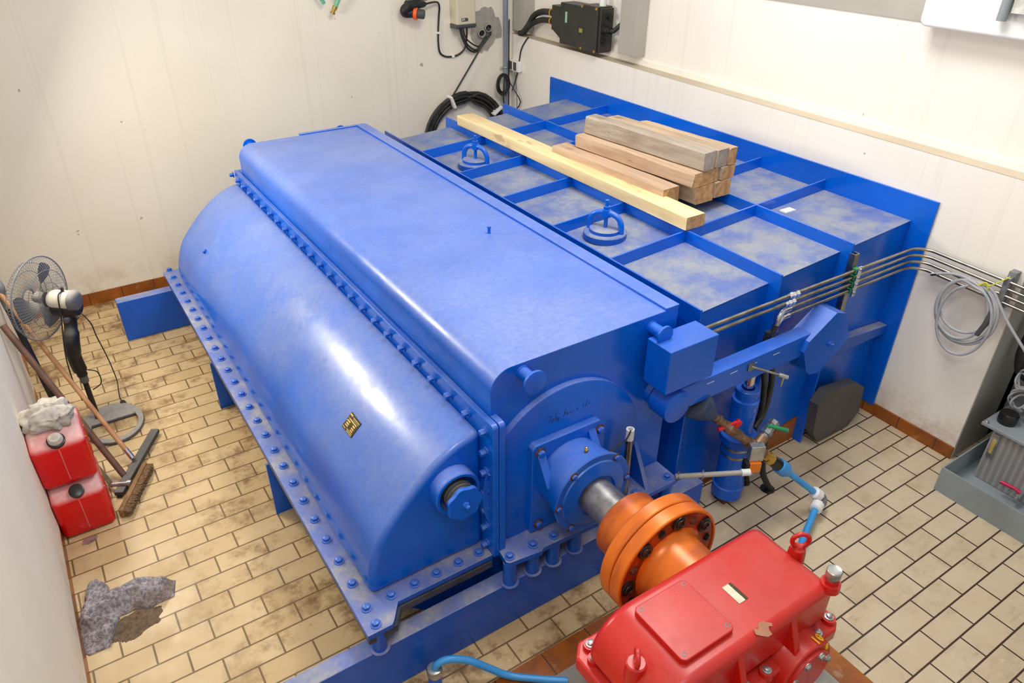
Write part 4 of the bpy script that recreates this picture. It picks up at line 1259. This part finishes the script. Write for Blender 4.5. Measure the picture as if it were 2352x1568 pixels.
# ================================================================== things on the back wall
YB = 6.4
BX = thing('wall_box', (3.62, 6.335, 1.87), 'cream enclosure with dark grey base and small badge on back wall', 'electrical box')
MB().box((3.525, 6.268, 1.905), (3.722, 6.399, 2.45)).build('cover', CREAM, BX, bevel=0.012, seg=3)
MB().prism([(6.264, 1.908), (6.399, 1.908), (6.399, 1.87), (6.285, 1.872), (6.264, 1.888)], 'x', 3.520, 3.727).build('base_cap', DARKGREY, BX, bevel=0.006)
bd = [(3.570, 1.935), (3.622, 1.935)]+[(x, z) for x, z in arc(3.626, 1.949, .014, -90, 90, 8)]+[(3.570, 1.963)]
MB().prism(bd, 'y', 6.265, 6.2685).build('badge', DARKGREY, BX)
text_mesh('3M', .026, .0006, Matrix.Translation((3.588, 6.2640, 1.949)) @ Matrix.Rotation(PI/2, 4, 'X'), WHITE, 'badge_lettering', BX)
pts = [(3.80, 1.99), (3.84, 1.995), (3.86, 2.015), (3.90, 2.025), (3.93, 2.01), (3.965, 2.02), (3.99, 1.99), (4.01, 1.93), (4.05, 1.92), (4.07, 1.87), (4.085, 1.80), (4.08, 1.74), (4.01, 1.735), (3.985, 1.69), (3.955, 1.67), (3.92, 1.63), (3.88, 1.645), (3.855, 1.615), (3.82, 1.64), (3.79, 1.70), (3.745, 1.75), (3.735, 1.80), (3.75, 1.86), (3.79, 1.875), (3.775, 1.93)]
struct(MB().prism(pts, 'y', 6.395, 6.401).build('trim_mortar_patch', MORTAR))
m = MB()
for x, z in ((3.925, 1.848), (3.85, 1.806)):
    m.lathe((x, 6.402, z), (-.25, -1, -.1), [(0, .036), (.05, .036), (.052, .030), (.012, .029)], 24)
wh = m.build('wall_sleeve', MORTAR, None)
tag(wh, 'pair of open pipe sleeves in the grey mortar patch on back wall', 'sleeve')
MB().cyl((3.925, 6.392, 1.847), (3.922, 6.378, 1.846), .030, n=20).cyl((3.85, 6.392, 1.805), (3.847, 6.378, 1.804), .030, n=20).build('sleeve_hole', BLACK, wh)
g = 'cables looping below the cream wall box'
labs = ['lowest black cable looping from cream box to wall sleeve', 'middle black cable looping from cream box to wall sleeve', 'thin upper cable looping from cream box to wall sleeve']
for i, (x, zz, r) in enumerate(((3.578, 1.645, .010), (3.592, 1.66, .008), (3.612, 1.69, .007))):
    p = [(x, 6.32, 1.875), (x+.03, 6.33, 1.79), (x+.10, 6.35, zz+.04), (x+.19, 6.36, zz), (x+.27-.01*i, 6.36, zz+.06), (3.922+.008*i, 6.36, 1.79), (3.925, 6.385, 1.846)]
    tag(MB().tube(spline(p, 8), r, 10).build('looping_cable', CABLE, None), labs[i], 'cable', g)
PLG = thing('industrial_plug', (3.12, 6.32, 2.0), 'black industrial plug and cap with orange ring on back wall', 'plug')
MB().lathe((3.235, 6.30, 2.10), (-1, 0, 0), [(0, .014), (.02, .026), (.06, .030), (.12, .040), (.19, .042), (.2, .03)], 28).build('plug_body', BLACK, PLG)
MB().tube(spline([(3.07, 6.30, 2.09), (3.035, 6.31, 2.07), (3.04, 6.32, 2.04), (3.09, 6.315, 2.035), (3.13, 6.30, 2.035)], 6), .040, 18).build('plug_elbow', BLACK, PLG)
dv = Vector((.75, -.62, -.12)).normalized()
pc_ = Vector((3.115, 6.305, 2.035))
MB().lathe(pc_, dv, [(0, .047), (.005, .054), (.032, .054), (.035, .047)], 32).build('locking_ring', ORNGE_RING, PLG)
MB().lathe(pc_+dv*.03, dv, [(0, .040), (.055, .039), (.065, .034), (.068, .01)], 28).build('cap', DARKGREY, PLG)
MB().box((3.17, 6.385, 2.12), (3.30, 6.4, 2.35)).build('socket_plate', BLACK, PLG)
p = [(3.23, 6.30, 2.10), (3.32, 6.33, 2.105), (3.385, 6.36, 2.095), (3.41, 6.38, 2.05), (3.405, 6.388, 1.98), (3.392, 6.388, 1.86), (3.388, 6.388, 1.75), (3.40, 6.388, 1.67), (3.45, 6.388, 1.63), (3.53, 6.388, 1.62), (3.60, 6.385, 1.635), (3.65, 6.37, 1.68), (3.664, 6.35, 1.76), (3.660, 6.33, 1.875)]
wc = tag(MB().tube(spline(p, 8), .0085, 10).build('plug_cable', CABLE, None), 'black cable clipped to back wall between plug and cream box', 'cable')
for x, z in ((3.391, 1.84), (3.535, 1.622)):
    MB().box((x-.014, 6.374, z-.009), (x+.014, 6.4, z+.009)).build('cable_clip', WHITE, wc, bevel=0.002)
# green hoses hanging from above
for i, (pp, lab) in enumerate(((((2.47, 6.33, 2.32), (2.45, 6.33, 2.19), (2.405, 6.34, 2.105)), 'pale green hose with brass end hanging at top of back wall'), (((2.22, 6.33, 2.35), (2.29, 6.33, 2.22), (2.325, 6.34, 2.158)), 'pale green hose end at top of back wall, left of the brass one'))):
    h = tag(MB().tube(spline(pp, 6), .0165, 14).build('green_hose', GREENHOSE, None), lab, 'hose')
    if i == 0:
        MB().lathe(pp[2], Vector(pp[2])-Vector(pp[1]), [(-.03, .021), (-.005, .021), (0, .014), (.02, .014), (.022, .020), (.034, .020)], 12).build('hose_coupling', BRASS, h)
# vertical conduit in the corner
CD = thing('wall_conduit', (4.107, 6.365, 0), 'grey vertical conduit pipe in the far right corner', 'conduit')
MB().cyl((4.107, 6.362, 0), (4.107, 6.362, 2.6), .0225, n=24).cyl((4.107, 6.362, 1.40), (4.107, 6.362, 1.43), .025, n=24).build('pipe', GREY_CONDUIT, CD)
MB().ring((4.107, 6.362, 1.468), (0, 0, 1), .025, .005, 24, 8).box((4.05, 6.36, 1.462), (4.09, 6.37, 1.474)).build('saddle_clip', ZINC, CD)
tag(MB().tube([(4.146, 6.365, 0.9), (4.146, 6.365, 1.3), (4.146, 6.365, 1.66), (4.150, 6.368, 1.90)], .006, 8).build('thin_cable', CABLE, None), 'thin black cable running beside the grey corner conduit', 'cable')
tag(MB().box((4.205, 6.19, 1.80), (4.319, 6.399, 2.9)).build('cable_trunking', GREY_TRUNK, None, bevel=0.003), 'wide grey cable trunking in far corner above the ledge', 'trunking')


def coil(name, c, rx, rz, turns, r, jit, ydep, mat, seed, label, lead=None, tail=None, xa='x'):
    rnd = random.Random(seed)
    pts = list(lead or [])
    for k in range(turns):
        jx, jz, jr, jy = rnd.uniform(-jit, jit)*.25, rnd.uniform(-jit, jit)*.25, rnd.uniform(-jit, jit), rnd.uniform(0, ydep)
        for s in range(20):
            a = 2*PI*s/20+PI/2
            if xa == 'x':
                pts.append(Vector((c[0]+jx+(rx+jr)*math.cos(a), c[1]-jy, c[2]+jz+(rz+jr)*math.sin(a))))
            else:
                pts.append(Vector((c[0]-jy, c[1]+jx+(rx+jr)*math.cos(a), c[2]+jz+(rz+jr)*math.sin(a))))
    pts += list(tail or [])
    return tag(MB().tube(spline(pts, 2), r, 8).build(name, mat, None), label, 'cable coil')


bc_ = coil('cable_coil', (3.625, 6.368, .835), .415, .415, 18, .0115, .048, .075, CABLE, 11, 'large coil of thick black cable hung on back wall behind the tank')
for ang in (112, 36):
    a = math.radians(ang)
    dv = Vector((math.cos(a), 0, math.sin(a)))
    p = Vector((3.625, 6.33, .835))
    sv = Vector((-dv.z, 0, dv.x))
    vs = [p+dv*q+sv*s+Vector((0, y, 0)) for q in (.365, .482) for s in (-.012, .012) for y in (-.058, .03)]
    MB().add(vs, [(0, 1, 3, 2), (4, 6, 7, 5), (0, 4, 5, 1), (2, 3, 7, 6), (0, 2, 6, 4), (1, 5, 7, 3)]).build('cable_tie', WHITE, bc_, bevel=0.004)
tag(MB().tube([(3.912, 6.375, 1.84), (3.86, 6.36, 1.72), (3.68, 6.35, 1.50), (3.50, 6.34, 1.285), (3.42, 6.34, 1.19)], .0085, 8).build('straight_cable', CABLE, None), 'dark cable stretched from wall sleeve down to the large coil', 'cable')
coil('cable_coil', (4.045, 6.325, 1.325), .062, .088, 9, .006, .014, .03, CABLE, 21, 'small hanging coil of thin black cable on the corner conduit',
     None, [Vector((4.05, 6.31, 1.23)), Vector((4.06, 6.31, 1.12)), Vector((4.11, 6.30, 1.06)), Vector((4.16, 6.25, 1.08)), Vector((4.18, 6.2, 1.16)), Vector((4.15, 6.25, 1.25)), Vector((4.12, 6.30, 1.33))])
tag(MB().tube(spline([(4.192, 6.10, 1.775), (4.190, 6.14, 1.74), (4.19, 6.22, 1.64), (4.188, 6.26, 1.48), (4.18, 6.30, 1.34), (4.15, 6.31, 1.25)], 8), .006, 8).build('thin_cable', CABLE, None), 'thin black cable dropping from ledge past the double wall socket', 'cable')
WS = thing('wall_socket', (4.175, 6.29, 1.44), 'small white double socket with two dark windows on right wall', 'socket')
MB().box((4.150, 6.205, 1.440), (4.2, 6.375, 1.535)).build('body', WHITE, WS, bevel=0.004)
for y in (6.240, 6.315):
    MB().box((4.147, y, 1.450), (4.151, y+.050, 1.526)).build('socket_window', DARKGREY, WS)
tag(MB().tube([(4.19, 6.33, 1.44), (4.193, 6.30, 1.30), (4.192, 6.285, 1.15), (4.193, 6.28, 1.0)], .003, 6).build('thin_wire', GREY_PL, None), 'thin wire hanging down the wall from the double socket', 'wire')

# ================================================================== things on the right wall
TB = thing('terminal_box', (4.2, 5.35, 1.80), 'large black cast terminal box on right wall above ledge', 'electrical box')
MB().box((4.165, 5.565, 1.897), (4.29, 5.706, 2.10)).prism([(5.565, 1.83), (5.565, 1.90), (5.70, 1.90)], 'x', 4.17, 4.29).build('side_housing', BOXBLACK, TB, bevel=0.006)
MB().box((4.152, 5.257, 1.806), (4.30, 5.562, 2.138)).build('housing', BOXBLACK, TB, bevel=0.006)
MB().box((4.146, 5.045, 1.798), (4.30, 5.252, 2.155)).build('housing', BOXBLACK, TB, bevel=0.006)
MB().box((4.16, 5.015, 1.81), (4.29, 5.047, 2.145)).build('side_cover', BOXBLACK, TB, bevel=0.004)
MB().box((4.29, 5.10, 1.85), (4.319, 5.65, 2.08)).build('mounting_plate', BOXBLACK, TB)
MB().box((4.149, 5.46, 1.985), (4.1525, 5.486, 2.072)).build('green_label', simple('pale_green_label', (150, 196, 160), .5), TB)
MB().box((4.143, 5.235, 1.935), (4.1525, 5.278, 1.967)).build('yellow_tag', simple('olive_tag', (150, 146, 60), .5), TB)
for y, z in ((5.245, 2.14), (5.06, 2.14), (5.06, 1.815), (5.24, 1.815)):
    MB().lathe((4.147, y, z), (-1, 0, 0), [(0, .011), (.01, .011)], 8).build('corner_bolt', BRASS, TB)
MB().lathe((4.21, 5.017, 1.985), (0, -1, 0), [(0, .045), (.015, .045), (.02, .035), (.05, .035), (.055, .026), (.08, .026)], 20).build('cable_gland', BLACK_GLOSS, TB)
for c_ in ((4.19, 5.017, 1.90), (4.24, 5.017, 2.08)):
    MB().lathe(c_, (0, -1, 0), [(0, .022), (.03, .022)], 14).build('plug_screw', BLACK_GLOSS, TB)
MB().cyl((4.23, 5.09, 2.15), (4.23, 5.09, 2.25), .028, n=20).build('top_fitting', WHITE, TB)
tag(MB().tube(spline([(4.21, 4.945, 1.985), (4.215, 4.91, 1.99), (4.235, 4.87, 2.03), (4.262, 4.80, 2.09)], 6), .019, 14).build('power_cable', CABLE, None), 'thick black cable from terminal box passing behind grey trunking', 'cable')
g = 'thick black cables feeding the terminal box'
for i, (z, r, lab) in enumerate(((2.025, .027, 'upper of two thick black cables curving down from terminal box to ledge'), (1.955, .025, 'lower of two thick black cables curving down from terminal box to ledge'))):
    p = [(4.215, 5.69, z), (4.218, 5.80, z), (4.218, 5.93, z-.012), (4.21, 6.04, z-.058+.01*i), (4.195, 6.11+.012*i, 1.875-.02*i), (4.178, 6.165, 1.812-.01*i), (4.168, 6.195+.02*i, 1.796)]
    o = tag(MB().tube(spline(p, 8), r, 14).build('power_cable', CABLE, None), lab, 'cable', g)
    MB().lathe((4.216, 5.77, z), (0, 1, 0), [(0, r+.003), (.012, r+.003)], 18).build('yellow_marker', simple('yellow_sleeve', (226, 160, 30), .5), o)
    MB().lathe((4.216, 5.72, z), (0, 1, 0), [(0, r+.003), (.012, r+.003)], 18).build('yellow_marker', simple('yellow_sleeve', (226, 160, 30), .5), o)
tag(MB().box((4.205, 4.635, 1.83), (4.319, 4.835, 2.7)).build('wall_trunking', GREY_TRUNK, None, bevel=0.003), 'grey vertical trunking on right wall, right of black terminal box', 'trunking')
WB = thing('white_board', (4.26, 1.6, 2.365), 'thick white board with rounded corner at top of right wall', 'board')
MB().prism(rrect(.6, 2.384, 2.362, 3.2, .04, 5), 'x', 4.19, 4.311).build('panel', WHITE, WB, bevel=0.016, seg=3)
MB().cyl((4.155, 1.952, 2.444), (4.155, 1.945, 2.95), .024, n=24).build('pipe_stub', GREY_MET, WB)
MB().box((4.15, 1.70, 2.48), (4.19, 1.92, 2.8)).build('fitting_plate', ZINC, WB, bevel=0.004)

# grey signal cable coil hung on the steel lines
m = MB()
pts = [Vector((4.085, 1.845, 1.122)), Vector((4.085, 1.80, 1.145)), Vector((4.085, 1.72, 1.175))]
for (cy, cz, ry, rz, y0) in ((1.615, 1.02, .145, .155, 0), (1.605, .995, .155, .185, .01), (1.62, 1.0, .135, .175, .015), (1.59, .945, .14, .21, .02), (1.60, .99, .165, .19, .005)):
    for s in range(18):
        a = PI/2-2*PI*s/18
        pts.append(Vector((4.088-y0, cy-ry*math.cos(a), cz+rz*math.sin(a))))
pts += [Vector((4.08, 1.53, 1.18)), Vector((4.085, 1.45, 1.10)), Vector((4.09, 1.38, 1.02)), Vector((4.1, 1.25, .9))]
gc = tag(MB().tube(spline(pts, 3), .0084, 10).build('cable_coil', GREYCABLE, None), 'coil of light grey cable hanging from the steel lines on white wall', 'cable coil')
MB().tube(spline([(4.075, 1.60, 1.172), (4.07, 1.56, 1.185), (4.075, 1.53, 1.19), (4.09, 1.50, 1.22), (4.12, 1.47, 1.255)], 6), .004, 6).tube(spline([(4.07, 1.58, 1.17), (4.068, 1.55, 1.20), (4.07, 1.53, 1.17)], 5), .005, 6).build('yellow_tie', simple('yellow_wire', (205, 205, 60), .5), gc)
MB().cyl((4.085, 1.845, 1.121), (4.085, 1.815, 1.136), .009, n=10).build('cable_end', BLACK, gc)
MB().tube(spline([(4.075, 1.475, 1.06), (4.07, 1.48, .98), (4.07, 1.50, .90)], 5), .014, 10).build('heat_sleeve', DARKGREY, gc)

# hydraulic power unit in its grey tray
TR = tag(MB().frame([(3.853, .2), (4.9, .2), (4.9, 1.332), (3.853, 1.332)], [(3.861, .208), (4.892, .208), (4.892, 1.324), (3.861, 1.324)], 'z', 0, .167).box((3.856, .205, .001), (4.897, 1.328, .012)).build('drip_tray', CAN_TRAY, None, bevel=0.001), 'shallow open grey steel drip tray on floor at right', 'tray')
PU = thing('hydraulic_unit', (4.4, .9, .012), 'grey ribbed hydraulic tank with black cap standing in the drip tray', 'hydraulic unit')
MB().box((4.15, .35, .012), (4.75, 1.262, .368)).build('oil_tank', RIBTANK, PU, bevel=0.006)
MB().box((4.125, .33, .368), (4.77, 1.325, .388)).build('tank_lid', GREY_MET, PU, bevel=0.003)
bolts(PU, [(4.14, 1.305, .388), (4.14, 1.05, .388)], (0, 0, 1), .009, .012, ZINC, 'lid_bolt')
MB().lathe((4.235, 1.245, .388), (0, 0, 1), [(0, .048), (.01, .05), (.06, .05), (.068, .044), (.07, .02)], 16).build('filler_cap', BLACK_GLOSS, PU)
gb = MB().box((4.138, 1.212, .185), (4.15, 1.246, .345)).build('level_gauge', ZINC, PU, bevel=0.004)
MB().box((4.1355, 1.22, .215), (4.139, 1.238, .31)).build('gauge_glass', GOLD, gb)
m = MB().cyl((4.11, 1.0, .085), (4.15, 1.0, .085), .014, n=16).lathe((4.11, 1.0, .085), (-1, 0, -.3), [(0, .016), (.03, .016), (.032, .011), (.045, .011)], 12)
dv_ = m.build('drain_cock', ZINC, PU)
MB().tube([(4.10, 1.0, .105), (4.095, 1.03, .115), (4.09, 1.105, .112)], [.011, .010, .012], 10).build('red_lever', PINK, dv_)
MB().box((4.36, .70, .388), (4.52, 1.20, .66)).build('valve_block', BLACK_GLOSS, PU, bevel=0.006)
MB().cyl((4.62, .9, .388), (4.62, .9, .95), .11, n=28).build('pump_motor', BLACK_GLOSS, PU)
for y, z, l in ((1.19, .50, .12), (1.17, .585, .12), (1.05, .50, .12), (1.03, .60, .12)):
    s = MB().lathe((4.36, y, z), (-1, .1, 0), [(0, .026), (.05, .026), (.052, .022), (.075, .022), (.078, .012), (.10, .012)], 20).build('solenoid', CHROME, PU)
MB().box((4.30, 1.10, .68), (4.40, 1.19, .72)).build('valve_plug', BLACK_GLOSS, PU, bevel=0.004)
MB().box((4.294, 1.12, .69), (4.30, 1.15, .71)).build('orange_light', SENSOR, PU)
rnd = random.Random(3)
for k, (cy, cz, r_) in enumerate(((1.265, .655, .055), (1.27, .64, .048), (1.26, .66, .060), (1.255, .53, .06), (1.25, .51, .065), (1.24, .50, .05))):
    pp = [Vector((4.295+.02*math.sin(s*.9+k), cy+r_*.75*math.cos(2*PI*s/14), cz+r_*math.sin(2*PI*s/14))) for s in range(14)]
    MB().tube(spline(pp, 3, True), .0058, 8, True).build('signal_lead', GREYCABLE, PU)
MB().tube(spline([(4.33, 1.20, .47), (4.27, 1.16, .42), (4.25, 1.08, .40), (4.26, 1.0, .40)], 6), .008, 8).build('signal_lead', GREY_MET, PU)
tag(MB().tube(spline([(4.50, 1.30, 1.25), (4.42, 1.335, 1.02), (4.375, 1.35, .85), (4.36, 1.34, .72), (4.37, 1.30, .64), (4.42, 1.18, .60)], 8), .034, 18).build('hydraulic_hose', BLACK, None), 'thick black hose rising from hydraulic unit at right edge', 'hose')

tag(MB().prism([(-.375, 3.545), (-.345, 3.535), (-.31, 3.55), (-.30, 3.575), (-.34, 3.585), (-.37, 3.575)], 'z', .001, .006).build('foil_scrap', ZINC, None), 'small crumpled foil scrap on floor in front of lower jerrycan', 'litter')
